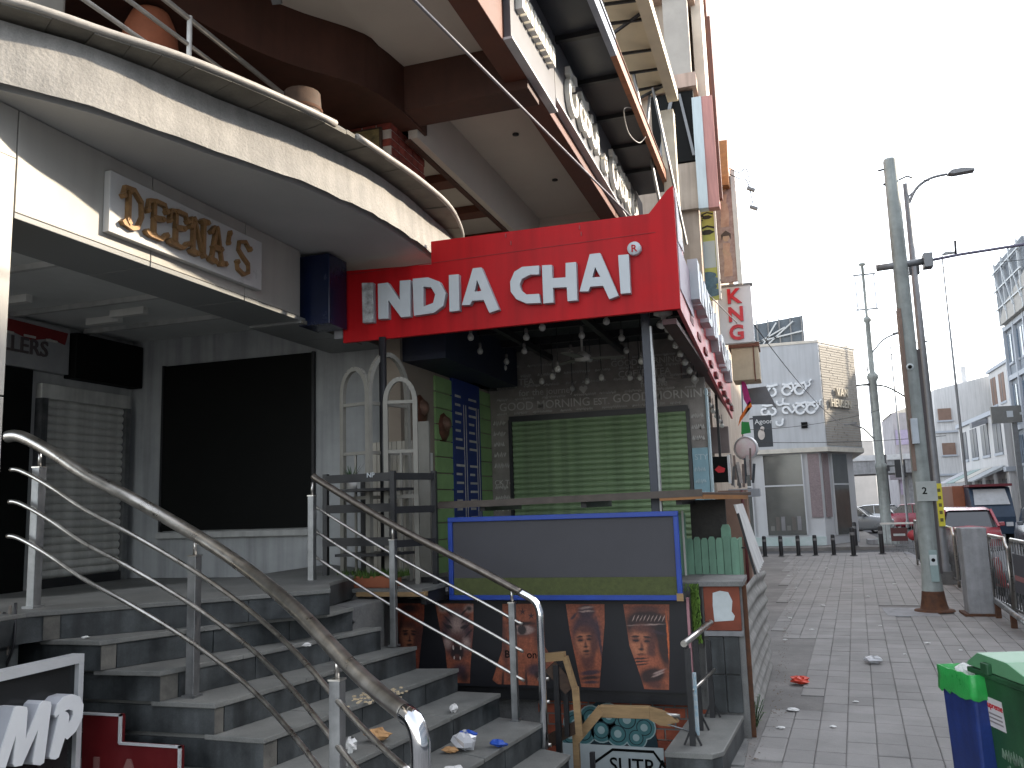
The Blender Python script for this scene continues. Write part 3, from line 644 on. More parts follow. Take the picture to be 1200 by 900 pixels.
for (a, b, c, d_) in ((-3.42, .65, -3.185, .66), (-3.195, .525, -3.185, .66), (-3.19, .52, -2.835, .53), (-2.845, .1, -2.835, .53)):
    MB().box(a, 3.52, b, c, 3.535, d_).build('trim', wf, rs)
m = MB(); text(m, 'LA', PY(3.53, -3.36, .26), .28, .006, bold=.01); m.build('lettering', M('faded letter', (.22, .10, .09), .6), rs)

# ================================================================== tea kiosk
K = thing('tea_kiosk', (-2.0, 6.4, 0), 'open fronted tea kiosk with dark roof, green roller shutter and chalk lettered walls', 'kiosk')
YB = 8.8
MB().box(-3.3, YB, 0, -.77, YB+.15, 2.84).build('rear_wall', mural, K)
MB().box(-3.3, YB+.001, 2.841, -1.0, YB+.15, 3.5).build('rear_wall', mural, K)
MB().box(-3.25, 6.55, 1.0, -3.1, YB, 3.5).build('side_wall', beige_wall, K)
MB().box(-3.3, 6.06, 3.27, -.7, 12.4, 3.33).build('ceiling', dark_ceiling, K)
for y in (6.7, 7.4, 8.1): MB().box(-3.1, y, 3.2, -.72, y+.06, 3.27).build('ceiling_beam', black_metal, K)
for x in (-2.4, -1.6): MB().box(x, 6.1, 3.14, x+.05, YB, 3.199).build('ceiling_beam', black_metal, K)
MB().box(-3.3, 6.3, 0, -.55, YB, 1.02).build('patio_floor', concrete, K)
# panelled side wall: beige, green boards, blue board, green boards
def planks(y0, y1, n, mat):
    hh = (2.84-1.02)/n
    for i in range(n): MB().box(-3.099, y0, 1.02+i*hh, -3.08, y1, 1.02+(i+1)*hh-.012).build('plank', mat, K)
planks(7.26, 7.66, 12, green_plank)
MB().box(-3.099, 7.665, 1.02, -3.07, 8.42, 2.9).build('menu_board', blue_plank, K)
mn = MB(); rm = random.Random(4)
for c in range(2):
    y0 = 7.72+c*.37
    for k in range(16):
        w = rm.uniform(.12, .24); z = 2.68-k*.085
        if k == 7: continue
        mn.box(-3.07, y0, z, -3.067, y0+w, z+.022)
for y in (7.94, 8.0, 8.30, 8.36): mn.box(-3.07, y, 1.5, -3.067, y+.012, 2.62)
mn.build('menu_lettering', chalk, K)
planks(8.43, YB-.01, 12, green_plank)
MB().box(-3.099, 8.1, 2.86, -3.0, YB, 3.1).build('pelmet', navy, K)
MB().box(-3.10, 6.6, 2.86, -2.7, 8.6, 3.26).build('duct_cover', M('dark blue cover', (.012, .018, .04), .6, var=.4, sc=3, bump=.2), K)
# wall plates (two round copper ornaments) and switch
for (y, z) in ((6.93, 2.46), (7.45, 2.36)):
    t = thing('wall_plaque', (-3.08, y, z), 'dark copper plaque on beige inner wall of the kiosk' if y < 7 else 'dark copper plaque on green boards of the kiosk', 'ornament')
    MB().lathe((-3.098, y, z), [(.0, .05), (.07, .045), (.12, .03), (.15, .01), (.15, 0)], 9, (1, 0, 0)).build('disc', M('dark copper', (.16, .06, .035), .5, .2, var=.6, sc=14, bump=.5), t)
    MB().lathe((-3.06, y, z+.03), [(0, .05), (.05, .04), (.08, 0)], 8, (1, 0, 0)).build('boss', M('dull bronze', (.23, .13, .09), .5, .2, var=.5, sc=18, bump=.5), t)
MB().box(-3.1, 7.02, 1.92, -3.07, 7.15, 2.10).build('switch_plate', white_paint, K, bev=.004)
# green shutter with its surround
gs = MB().box(-2.86, YB-.05, 2.50, -.95, YB, 2.56).build('shutter', black_metal, K)
slats(26, 'slat', shutter_green, gs, PY(YB-.012, -2.83, 1.02), 1.86, 1.50)
for x in (-2.87, -.97): MB().box(x, YB-.045, 1.02, x+.035, YB-.001, 2.52).build('guide_rail', black_metal, gs)
MB().box(-.93, YB-.03, 1.02, -.775, YB-.001, 2.12).build('corner_panel', M('pale blue board', (.24, .38, .43), .7, var=.2, sc=6), K)
MB().box(-.768, YB-.028, 1.02, -.75, YB+.14, 2.72).build('pier_side', M('pale blue board side', (.35, .45, .48), .7, var=.2, sc=6), K)
# chalk words on the rear wall
def scribble(x, z, w, h, P, mat, parent, name='chalk_scribble', rs_=None):
    """unreadable handwriting: one wavering line with loops"""
    q = rs_ or random; n_ = max(6, int(w/h*5)); pts = [(x+w*i/n_+q.uniform(-.1, .1)*h, z+h*(.5+(.5 if i % 2 else -.45)*q.uniform(.4, 1.))) for i in range(n_+1)]
    return MB().poly([stroke(pts, h*.34)], P, .003).build(name, mat, parent)
rows = [(2.63, .125, 'GOOD MORNING', -2.98), (2.63, .10, 'EST.', -1.93), (2.64, .125, 'GOOD MORNING', -1.72), (2.78, .10, 'for the journey', -2.75), (2.78, .10, 'for the', -1.42),
        (2.90, .10, 'TEA', -2.75), (2.90, .10, 'COFFEE TEA', -1.65), (3.02, .09, 'GOOD MORNING', -1.72)]
for z, s, w, x in rows:
    for wd_ in w.split():
        m = MB(); text(m, wd_, PY(YB-.001, x, z), s, .003, bold=.004); m.build('chalk_word', chalk, K); x += text_w(wd_, .004)*s+.3*s
rs2 = random.Random(31)
for z, h in ((2.58, .03), (2.735, .03), (2.87, .03), (2.98, .035), (3.09, .03)):
    x = -3.0
    while x < -.95:
        w = rs2.uniform(.10, .28); scribble(x, z, w, h, PY(YB-.0015), chalk, K, rs_=rs2); x += w+rs2.uniform(.04, .12)
m = MB(); text(m, 'CK Tea', PY(YB-.001, -3.06, 1.83), .075, .003, bold=.004); m.build('chalk_word', chalk, K)
for i in range(12):
    if i == 5: continue
    scribble(-3.05, 2.47-.115*i, rs2.uniform(.10, .19), .055, PY(YB-.001), chalk, K, rs_=rs2)
m = MB(); text(m, 'STY', PY(YB-.032, -.91, 2.0), .08, .003, bold=.004); m.build('chalk_word', M('pale word', (.42, .52, .55), .8), K)
for i in range(5): scribble(-.91, 1.88-.12*i, .10, .05, PY(YB-.032), MATS['pale word'], K, rs_=rs2)
for i in range(3): scribble(-.92, 2.42-.11*i, .12, .05, PY(YB-.001), chalk, K, rs_=rs2)
def heart(x, z, s):
    pts = [(0, -.5), (-.5, .1), (-.45, .4), (-.2, .5), (0, .3), (.2, .5), (.45, .4), (.5, .1)]
    MB().poly([pts], PY(YB-.001, x, z, s), .003).build('chalk_heart', chalk, K)
heart(-2.03, 2.80, .09); heart(-1.2, 2.83, .08); heart(-.86, 2.8, .08)
# posts
MB().box(-.985, 6.28, 1.0, -.925, 6.36, 3.2).build('post', M('slate post', (.045, .05, .065), .5, var=.3, sc=5), K, bev=.004)
MB().box(-.925, 6.29, 1.0, -.910, 6.35, 2.9).build('post_trim', steel_dull, K)
MB().tube([(-2.98, 5.98, 1.0), (-2.98, 5.98, 2.95)], .030, 10).build('post', black_metal, K)
# counter shelf above the board
ct = MB().poly([[(-2.62, 6.2), (-.60, 6.16), (-.33, 7.5), (-.45, 7.6), (-2.62, 6.55)]], lambda u, v, w: (u, v, 1.625+.0+w), .028).build('counter', wood_dark, K, bev=.003)
MB().bar((-2.62, 6.185, 1.622), (-.60, 6.145, 1.650), .02, .05).build('counter_lip', M('dark worn edge', (.10, .082, .068), .7, var=.4, sc=6, bump=.2), ct)
MB().bar((-.9, 6.155, 1.612), (-.6, 6.15, 1.618), .02, .022).build('edge_band', wood_orange, ct)
MB().bar((-.6, 6.15, 1.620), (-.36, 7.3, 1.61), .02, .03).build('edge_band', wood_orange, ct)
for x in (-2.3, -1.5, -.8): MB().box(x, 6.25, 1.57, x+.04, 7.2, 1.624).build('bracket', black_metal, ct)
MB().box(-.80, 7.12, 1.02, -.52, 7.16, 1.60).build('leg_panel', M('dark plastic sheet', (.05, .045, .04), .6, var=.5, sc=8, bump=.4), ct)
# ---------------- the red sign
RS = thing('shop_sign', (-2.0, 6.0, 2.9), 'red INDIA CHAI sign with thick white letters over the kiosk', 'sign')
MB().poly([[(-3.34, 2.94), (-3.34, 3.535), (-2.56, 3.50), (-2.56, 3.685), (-.84, 3.672), (-.70, 3.83), (-.655, 3.86), (-.655, 2.945)]], lambda u, v, w: (u, 6.04-w, v), .04).build('front_board', red_sign, RS, bev=.004)
for x, z in ((-1.94, 3.665), (-1.90, 3.60), (-1.35, 3.60), (-1.36, 3.65)): MB().box(x, 5.992, z-.03, x+.008, 6.0, z).build('fixing', M('dull mark', (.32, .05, .05), .6), RS)
MB().bar((-3.3, 5.998, 3.50), (-.8, 5.998, 3.525), .003, .004).build('seam', M('seam line', (.25, .01, .012), .6), RS)
MB().box(-3.42, 6.0, 2.98, -3.345, 6.03, 3.52).build('end_plate', M('pale end plate', (.30, .30, .32), .5, var=.3, sc=8), RS)
# outlines of the letters on the sign face (x, z)
OUT = [
 [[(-3.141, 3.402), (-3.045, 3.395), (-3.041, 3.072), (-3.136, 3.076)]],
 [[(-3.0, 3.379), (-2.913, 3.38), (-2.812, 3.227), (-2.81, 3.382), (-2.719, 3.379), (-2.724, 3.088), (-2.802, 3.087), (-2.91, 3.237), (-2.912, 3.089), (-2.999, 3.093)]],
 [[(-2.699, 3.386), (-2.567, 3.382), (-2.472, 3.337), (-2.422, 3.241), (-2.445, 3.142), (-2.525, 3.095), (-2.693, 3.089)], [(-2.609, 3.312), (-2.544, 3.3), (-2.51, 3.239), (-2.53, 3.174), (-2.612, 3.153)]],
 [[(-2.393, 3.38), (-2.312, 3.377), (-2.313, 3.091), (-2.395, 3.09)]],
 [[(-2.195, 3.41), (-2.125, 3.409), (-1.992, 3.066), (-2.072, 3.048), (-2.114, 3.152), (-2.206, 3.157), (-2.226, 3.126), (-2.293, 3.131)], [(-2.163, 3.313), (-2.131, 3.225), (-2.186, 3.226)]],
 [[(-1.668, 3.369), (-1.671, 3.3), (-1.737, 3.307), (-1.805, 3.282), (-1.824, 3.241), (-1.814, 3.196), (-1.776, 3.159), (-1.676, 3.153), (-1.668, 3.082), (-1.778, 3.09), (-1.855, 3.131), (-1.897, 3.194), (-1.899, 3.271), (-1.863, 3.344), (-1.801, 3.374)]],
 [[(-1.646, 3.367), (-1.569, 3.362), (-1.569, 3.26), (-1.469, 3.255), (-1.465, 3.364), (-1.385, 3.361), (-1.387, 3.072), (-1.462, 3.073), (-1.464, 3.179), (-1.568, 3.186), (-1.568, 3.074), (-1.647, 3.076)]],
 [[(-1.28, 3.408), (-1.202, 3.407), (-1.082, 3.073), (-1.152, 3.055), (-1.193, 3.159), (-1.287, 3.163), (-1.304, 3.129), (-1.369, 3.136)], [(-1.245, 3.303), (-1.21, 3.229), (-1.269, 3.231)]],
 [[(-1.071, 3.374), (-0.994, 3.371), (-0.995, 3.084), (-1.067, 3.086)]]]
for li, lp in enumerate(OUT):
    l = MB().poly(lp, lambda u, v, w: (u, 6.0-w, v), .045).build('letter', letter_side, RS)
    MB().poly(lp, lambda u, v, w: (u, 5.955-w, v), .006).build('letter_face', white_letter if li else M('flaking letter', (.50, .51, .52), .7, col2=(.16, .16, .15), sc=16, bump=.4), l, bev=.002)
MB().lathe((-.955, 6.0, 3.415), [(0, .04), (.048, .04), (.05, .036), (.05, 0)], 20, (0, -1, 0)).build('registered_disc', white_letter, RS)
m = MB(); text(m, 'R', PY(5.959, -.955, 3.388), .075, .004, align='CENTER', bold=.01); m.build('registered_mark', red_sign, RS)
# side of the sign along the street
skylit_red = M('sky brightened red side sheet', (.55, .06, .07), .4, var=.2, sc=3, bump=.02)  # paler than the front red: sky light on this side put into the colour
MB().poly([[(6.04, 2.945), (6.04, 3.86), (6.5, 3.45), (12.5, 3.35), (12.5, 2.73)]], lambda u, v, w: (-.655-.011*(u-6)-.03+w, u, v), .03).build('side_board', skylit_red, RS)
MB().poly([[(6.05, 3.45), (6.05, 3.84), (6.42, 3.47)]], lambda u, v, w: (-.652+w, u, v), .006).build('side_plate', M('white side plate', (.68, .66, .64), .5), RS)
MB().poly([[(6.05, 3.10), (6.05, 3.45), (6.9, 3.40), (6.9, 3.06)]], lambda u, v, w: (-.652-.004+w, u, v), .006).build('side_plate', M('lilac side plate', (.40, .34, .40), .5), RS)
yy = 6.75
for i, loops in enumerate(OUT):
    x0 = min(p[0] for p in loops[0]); x1 = max(p[0] for p in loops[0])
    k = 1.9
    lp = [[((p[0]-x0)*k, p[1]+.12) for p in l] for l in loops]
    l = MB().poly(lp, lambda u, v, w, y=yy: (-.655-.011*(y+u-6)+w, y+u, v-.02*(y-6)), .08).build('side_letter', white_letter, RS)
    yy += (x1-x0)*k+.1+(.25 if i == 4 else 0)
for k in range(9): MB().box(-.70, 6.7+k*.6, 3.0-.03*k, -.66, 6.95+k*.6, 3.05-.03*k).build('letter_bracket', M('dark red bracket', (.18, .02, .02), .6), RS)
MB().box(-.80, 6.1, 2.86, -.70, 12.4, 2.90).build('valance_board', M('maroon board', (.06, .015, .015), .6, var=.4, sc=4), RS)
# ---------------- bulbs
cordm = proto('cord', MB().tube([(0, 0, 0), (0, 0, .5)], .004, 5), black_metal)
sockm = proto('socket', MB().lathe((0, 0, -.045), [(.012, .045), (.015, .04), (.016, 0), (0, 0)], 8), M('socket', (.16, .15, .14), .5))
globm = proto('globe', MB().lathe((0, 0, -.105), [(0, 0), (.014, .003), (.024, .012), (.029, .028), (.026, .044), (.014, .058), (.011, .064)], 12), bulb_glass)
def bulb(x, y, z, zt, label, group):
    t = thing('hanging_bulb', (x, y, z), label, 'light bulb', group)
    c = inst('cord', cordm, (x, y, z), t, scale=(1, 1, max(.02, (zt-z))/.5)); s_ = inst('socket', sockm, (x, y, z+.002), t); inst('globe', globm, (x, y, z), t)
H = [(-1.935, 5.172), (-2.055, 5.678), (-1.605, 5.343), (-1.77, 5.83), (-2.029, 6.198), (-2.136, 6.469), (-1.421, 5.089), (-1.254, 5.46), (-1.48, 6.053), (-1.416, 6.409), (-1.765, 6.748), (-1.911, 7.118), (-1.011, 5.094), (-1.026, 5.671), (-1.088, 6.173), (-1.062, 6.692), (-1.541, 7.415), (-1.31, 7.549), (-1.229, 7.597), (-2.078, 7.354), (-1.708, 7.572), (-1.951, 7.984)]
for x, y in H:
    z = 3.02 if y < 6.5 else 2.82; k = (z-1.6)/1.12
    bulb(x*k, y*k, z+.06, 3.2 if y*k < 99 else 3.2, 'clear round bulb hanging under the dark kiosk ceiling', 'bulbs under the kiosk ceiling')
for i in range(15):
    t_ = i/14; y = 6.7+5.2*t_**1.25
    bulb(-.84, y, 3.02-.36*t_, 3.10-.36*t_, 'round bulb in the row under the red side sign', 'bulbs along the side sign')
t = thing('security_camera', (-.86, 6.62, 3.0), 'white dome security camera under the red sign corner', 'camera')
MB().lathe((-.86, 6.62, 3.0), [(.0, .10), (.07, .09), (.075, .05), (.05, .04), (.02, .03), (.018, -.02)], 14).build('housing', white_paint, t)
MB().lathe((-.86, 6.58, 2.95), [(0, 0), (.03, .01), (.035, .05), (.0, .07)], 10, (-.3, -1, .2)).build('lens_barrel', white_paint, t)
t = thing('ceiling_fan', (-1.75, 7.6, 2.9), 'dim ceiling fan between the hanging bulbs', 'fan')
MB().tube([(-1.75, 7.6, 3.2), (-1.75, 7.6, 2.98)], .012, 8).build('rod', chalk, t)
MB().lathe((-1.75, 7.6, 2.9), [(0, 0), (.07, .01), (.08, .05), (.03, .09)], 12).build('motor', chalk, t)
for k in range(3):
    a = math.radians(20+120*k); MB().bar((-1.75+.07*math.cos(a), 7.6+.07*math.sin(a), 2.93), (-1.75+.38*math.cos(a), 7.6+.38*math.sin(a), 2.93), .09, .01).build('blade', M('fan blade', (.2, .19, .17), .6), t)
# ---------------- arched white screen, rack, plants on the side platform
PL = thing('side_platform', (-2.9, 5.6, 0), 'low concrete platform between the steps and the kiosk', 'platform')
MB().box(-3.28, 5.62, .4, -3.02, 6.55, 1.02).build('base', concrete, PL, bev=.01)
MB().box(-3.0, 5.12, .4, -2.80, 5.6, .98).build('low_wall', concrete, PL, bev=.01)
MB().box(-3.3, 5.58, 1.021, -2.5, 6.5, 1.05).build('top_slab', granite_top, PL, bev=.004)
MB().box(-3.0, 5.56, 1.0, -2.48, 5.64, 1.03).build('edge_board', wood_ply, PL)
MB().box(-2.56, 5.7, .93, -2.52, 6.14, 1.02).build('support', black_metal, PL)
MB().bar((-2.95, 5.10, .70), (-2.78, 5.1, .90), .02, .04).build('rail_stub', black_metal, PL)
dullw = M('dull cream paint', (.24, .23, .20), .6, var=.2, sc=5, bump=.08)
AR = thing('arched_screen', (-3.0, 5.95, 1.05), 'white arched window screen standing behind the black rack', 'screen')
def arch(p0, p1, z0, zs, name):
    p0, p1 = Vector((*p0, 0)), Vector((*p1, 0)); d = p1-p0; w = d.length; d.normalize(); c = (p0+p1)/2; r = w/2
    path = [(p0.x, p0.y, z0), (p0.x, p0.y, zs)]+[tuple(c-d*(r*math.cos(math.radians(a)))+Vector((0, 0, zs+1.55*r*math.sin(math.radians(a))))) for a in range(15, 180, 15)]+[(p1.x, p1.y, zs), (p1.x, p1.y, z0)]
    f = MB()
    for a, b in zip(path[:-1], path[1:]): f.bar(a, b, .035, .035, up=(d.y, -d.x, 0))
    f = f.build(name, dullw, AR)
    for z in (1.70, 2.04, 2.42):
        MB().bar((p0.x, p0.y, z), (p1.x, p1.y, z), .025).build('rail', dullw, f)
    MB().bar((c.x, c.y, 1.1), (c.x, c.y, 2.04), .016).build('mullion', dullw, f)
    return f
arch((-3.30, 5.92), (-3.05, 5.86), 1.05, 2.5, 'arch_frame'); arch((-3.04, 5.86), (-2.90, 6.25), 1.05, 2.5, 'arch_frame'); arch((-2.92, 5.90), (-2.70, 5.96), 1.05, 2.42, 'arch_frame')
for i in range(9): MB().box(-3.28+.045*i, 6.28, 1.06, -3.24+.045*i, 6.3, 2.15).build('back_board', M('pale grooved board', (.42, .39, .33), .7, var=.15, sc=6, rnd=.1), AR)
MB().box(-2.86, 6.3, 1.06, -2.74, 6.33, 2.3).build('white_strip', dullw, AR)
RK = thing('display_rack', (-2.95, 5.6, 1.05), 'black metal bar rack with narrow shelves beside the stair rail', 'rack')
for (x, y) in ((-3.30, 5.66), (-2.72, 5.60), (-2.55, 5.95), (-3.22, 6.1)): MB().box(x-.018, y-.018, 1.05, x+.018, y+.018, 1.88).build('upright', black_metal, RK)
for z in (1.84, 1.62, 1.38): MB().bar((-3.32, 5.66, z), (-2.70, 5.60, z), .03, .06).build('rail', black_metal, RK)
for z in (1.84, 1.60, 1.36): MB().bar((-2.72, 5.60, z), (-2.55, 5.95, z), .03, .05).build('rail', black_metal, RK)
MB().poly([[(-3.25, 5.70), (-2.9, 5.68), (-2.7, 6.0), (-3.2, 6.05)]], lambda u, v, w: (u, v, 1.745+w), .02).build('shelf', black_metal, RK)
MB().poly([[(-3.25, 5.70), (-2.9, 5.68), (-2.7, 6.0), (-3.2, 6.05)]], lambda u, v, w: (u, v, 1.27+w), .02).build('shelf', black_metal, RK)
m = MB(); text(m, 'NP', PY(5.60, -2.93, 1.84), .05, .004, bold=.01); m.build('lettering', white_letter, RK)
t = thing('planter_box', (-3.0, 5.75, 1.05), 'low terracotta planter box with mossy turf under the black rack', 'planter')
MB().box(-3.2, 5.66, 1.05, -2.78, 5.85, 1.13).build('trough', terracotta, t, bev=.006)
mm = MB(); rg = random.Random(9)
for k in range(260):
    x = rg.uniform(-3.22, -2.72); y = rg.uniform(5.64, 5.9); z = 1.12; h = rg.uniform(.03, .07); a = rg.uniform(0, 6.3)
    mm.add([(x-.008*math.cos(a), y-.008*math.sin(a), z), (x+.008*math.cos(a), y+.008*math.sin(a), z), (x+rg.uniform(-.02, .02), y+rg.uniform(-.02, .02), z+h)], [(0, 1, 2)])
mm.build('turf', moss, t)
t = thing('potted_plant', (-3.24, 5.75, 1.76), 'small spiky plant in a white pot on the black rack', 'plant')
MB().lathe((-3.16, 5.8, 1.767), [(.0, 0), (.035, 0), (.045, .07), (.04, .07), (0, .06)], 12).build('pot', white_paint, t)
mm = MB()
for k in range(34):
    a = rg.uniform(0, 6.3); l = rg.uniform(.06, .15); z0 = 1.83; px, py = -3.16, 5.8
    e_ = (px+math.cos(a)*l*.8, py+math.sin(a)*l*.5, z0+l*rg.uniform(.4, 1.1)); n_ = (-math.sin(a)*.008, math.cos(a)*.008)
    mm.add([(px-n_[0], py-n_[1], z0), (px+n_[0], py+n_[1], z0), e_], [(0, 1, 2)])
mm.build('leaves', leaf, t)
# ---------------- blue framed board and tattoo banner
bb = thing('framed_board', (-1.6, 6.03, .94), 'blue framed grey mesh board with a strip of green net below the counter', 'board')
for a in ((-2.47, .928, -.76, .962), (-2.47, 1.495, -.76, 1.53), (-2.47, .963, -2.435, 1.494), (-.795, .963, -.76, 1.494)): MB().box(a[0], 6.0, a[1], a[2], 6.035, a[3]).build('frame_bar', blue_frame, bb, bev=.004)
MB().box(-2.435, 6.02, 1.085, -.795, 6.028, 1.495).build('mesh_sheet', screen_grey, bb)
MB().box(-2.435, 6.019, .962, -.795, 6.03, 1.084).build('net_strip', green_net, bb)
MB().box(-2.43, 6.04, .965, -.80, 6.06, 1.49).build('back_sheet', banner_black, bb)
MB().box(-.80, 5.992, .925, -.755, 5.999, .975).build('corner_patch', wood_ply, bb)
MB().box(-2.72, 6.06, .96, -2.45, 6.1, 1.09).build('side_block', black_metal, bb)
MB().box(-2.66, 6.054, .985, -2.50, 6.06, 1.015).build('label_strip', M('grey tag', (.4, .4, .44), .5), bb)
ban = thing('tattoo_banner', (-1.8, 6.15, .28), 'black banner printed with five orange tattooed forearms below the blue framed board', 'banner')
MB().box(-3.05, 6.15, .29, -.745, 6.17, .91).build('sheet', banner_black, ban)
MB().box(-.755, 6.13, .28, -.738, 6.18, .93).build('edge_trim', M('pinkish trim', (.4, .2, .22), .6), ban)
P0 = PY(6.149)
def pr1(pts, mat, layer=1, name='printed_shape', parent=None): return MB().poly([pts], PY(6.149-.0012*layer), .001).build(name, mat, parent or ban)
def ell(c, rx, ry, n=16, rot=0.):
    return [(c[0]+rx*math.cos(t)*math.cos(rot)-ry*math.sin(t)*math.sin(rot), c[1]+rx*math.cos(t)*math.sin(rot)+ry*math.sin(t)*math.cos(rot)) for t in [2*math.pi*i/n for i in range(n)]]
def soft_print(name, base, feats, noise=.35):
    """flat colour print: soft-edged ellipses and strokes blended over a base colour; (x, z, rx, rz, turn, colour, edge softness)"""
    m = bpy.data.materials.new(name); m.use_nodes = True; nt = m.node_tree; N = nt.nodes.new; L = nt.links.new
    b = nt.nodes['Principled BSDF']; b.inputs['Roughness'].default_value = .55
    tc = N('ShaderNodeTexCoord'); sx = N('ShaderNodeSeparateXYZ'); L(tc.outputs['Object'], sx.inputs[0])
    nz = N('ShaderNodeTexNoise'); nz.inputs['Scale'].default_value = 22; nz.inputs['Detail'].default_value = 5; L(tc.outputs['Object'], nz.inputs['Vector'])
    n2 = N('ShaderNodeTexNoise'); n2.inputs['Scale'].default_value = 60; n2.inputs['Detail'].default_value = 4; L(tc.outputs['Object'], n2.inputs['Vector'])
    cb_ = N('ShaderNodeCombineXYZ'); L(sx.outputs[0], cb_.inputs[0]); L(sx.outputs[2], cb_.inputs[1])
    wob = N('ShaderNodeVectorMath'); wob.operation = 'MULTIPLY_ADD'; wob.inputs[1].default_value = (.018, .018, 0); L(nz.outputs['Color'], wob.inputs[0]); L(cb_.outputs[0], wob.inputs[2])
    rp = N('ShaderNodeValToRGB'); rp.color_ramp.elements[0].position = .35; rp.color_ramp.elements[1].position = .7
    rp.color_ramp.elements[0].color = (*[c*(1-noise) for c in base], 1); rp.color_ramp.elements[1].color = (*base, 1); L(nz.outputs[0], rp.inputs[0]); col = rp.outputs[0]
    ox, oz = ORG[ban.name].x, ORG[ban.name].z
    for (x, z, rx, rz, tn, c, sf) in feats:
        mp = N('ShaderNodeMapping'); mp.vector_type = 'TEXTURE'; mp.inputs['Location'].default_value = ((x-ox)*S+.009, (z-oz)*S+.009, 0); mp.inputs['Rotation'].default_value = (0, 0, tn); mp.inputs['Scale'].default_value = (rx*S, rz*S, 1)
        L(wob.outputs[0], mp.inputs[0]); ln = N('ShaderNodeVectorMath'); ln.operation = 'LENGTH'; L(mp.outputs[0], ln.inputs[0])
        mr = N('ShaderNodeMapRange'); mr.interpolation_type = 'SMOOTHSTEP'; mr.inputs[1].default_value = 1+sf*.5; mr.inputs[2].default_value = 1-sf; mr.inputs[3].default_value = 0; mr.inputs[4].default_value = .93; L(ln.outputs['Value'], mr.inputs[0])
        mx = N('ShaderNodeMix'); mx.data_type = 'RGBA'; L(mr.outputs[0], mx.inputs[0]); L(col, mx.inputs[6]); mx.inputs[7].default_value = (*c, 1); col = mx.outputs[2]
    mr = N('ShaderNodeMapRange'); mr.inputs[1].default_value = .3; mr.inputs[2].default_value = .7; mr.inputs[3].default_value = .72; mr.inputs[4].default_value = 1.15; L(n2.outputs[0], mr.inputs[0])
    mx = N('ShaderNodeMix'); mx.data_type = 'RGBA'; mx.blend_type = 'MULTIPLY'; mx.inputs[0].default_value = 1; L(col, mx.inputs[6]); L(mr.outputs[0], mx.inputs[7]); L(mx.outputs[2], b.inputs['Base Color']); return m
OR, DK, MD, VI, LT = (.34, .095, .045), (.012, .008, .010), (.09, .03, .024), (.038, .022, .034), (.36, .25, .22)
def facef(cx, cz, s, turn=0.):
    """soft portrait features around (cx, cz)"""
    def P(a, b): return (cx+s*(a*math.cos(turn)-b*math.sin(turn)), cz+s*(a*math.sin(turn)+b*math.cos(turn)))
    out = []
    def add(a, b, rx, rz, t, c, sf): x, z = P(a, b); out.append((x, z, rx*s, rz*s, t+turn, c, sf))
    add(0, 0, .46, .62, 0, MD, .35); add(-.07, -.02, .34, .50, 0, (.42, .15, .075), .5); add(.26, -.1, .13, .42, -.15, MD, .8); add(0, .42, .3, .14, 0, MD, .8)
    add(-.18, .10, .15, .10, 0, MD, .8); add(.15, .10, .14, .10, 0, MD, .8)
    add(-.18, .08, .10, .035, .05, DK, .5); add(.14, .08, .10, .035, -.05, DK, .5); add(-.19, .20, .14, .035, .12, DK, .5); add(.15, .20, .14, .035, -.12, DK, .5)
    add(-.01, -.06, .05, .14, 0, MD, .9); add(-.02, -.16, .10, .045, 0, DK, .8); add(-.02, -.31, .15, .05, 0, DK, .6); add(-.02, -.42, .12, .05, 0, MD, .9); return out
a1 = pr1([(-2.97, .885), (-2.735, .885), (-2.74, .78), (-2.78, .5), (-2.80, .31), (-2.93, .31), (-2.95, .6)], soft_print('forearm print A', (.36, .075, .035),
    [(-2.86, .85, .09, .04, 0, DK, .7), (-2.93, .66, .03, .2, 0, DK, .8), (-2.77, .62, .03, .2, 0, MD, .8)]+facef(-2.86, .64, .20)+[(-2.86, .40, .08, .08, 0, MD, .8)]), 1, 'forearm_print')
cat = [(-2.475, .67, .145, .20, 0, VI, .4), (-2.475, .72, .06, .10, 0, LT, .9), (-2.475, .60, .09, .10, 0, MD, .7)]
for sx_ in (-1, 1):
    cat += [(-2.475+sx_*.105, .85, .045, .035, 0, LT, .6), (-2.475+sx_*.105, .85, .025, .02, 0, DK, .7), (-2.475+sx_*.058, .715, .032, .014, sx_*.35, DK, .5), (-2.475+sx_*.075, .60, .035, .05, 0, LT, .9)]
    cat += [(-2.475+sx_*(.06+.012*k), .82-.05*k, .008, .05, -sx_*.8, DK, .7) for k in range(4)]
cat += [(-2.475, .60, .03, .02, 0, DK, .5), (-2.475, .525, .055, .058, 0, DK, .3), (-2.475, .50, .03, .02, 0, MD, .6)]+[(-2.475+d_, .565, .007, .018, 0, (.6, .5, .45), .4) for d_ in (-.03, .03)]+[(-2.475+d_, .49, .006, .014, 0, (.6, .5, .45), .4) for d_ in (-.025, .025)]+[(-2.46, .40, .09, .06, .3, VI, .7), (-2.42, .35, .05, .05, 0, DK, .9)]
a2 = pr1([(-2.645, .885), (-2.335, .885), (-2.34, .7), (-2.37, .45), (-2.38, .31), (-2.55, .31), (-2.57, .55), (-2.61, .7)], soft_print('forearm print B', OR, cat), 1, 'forearm_print')
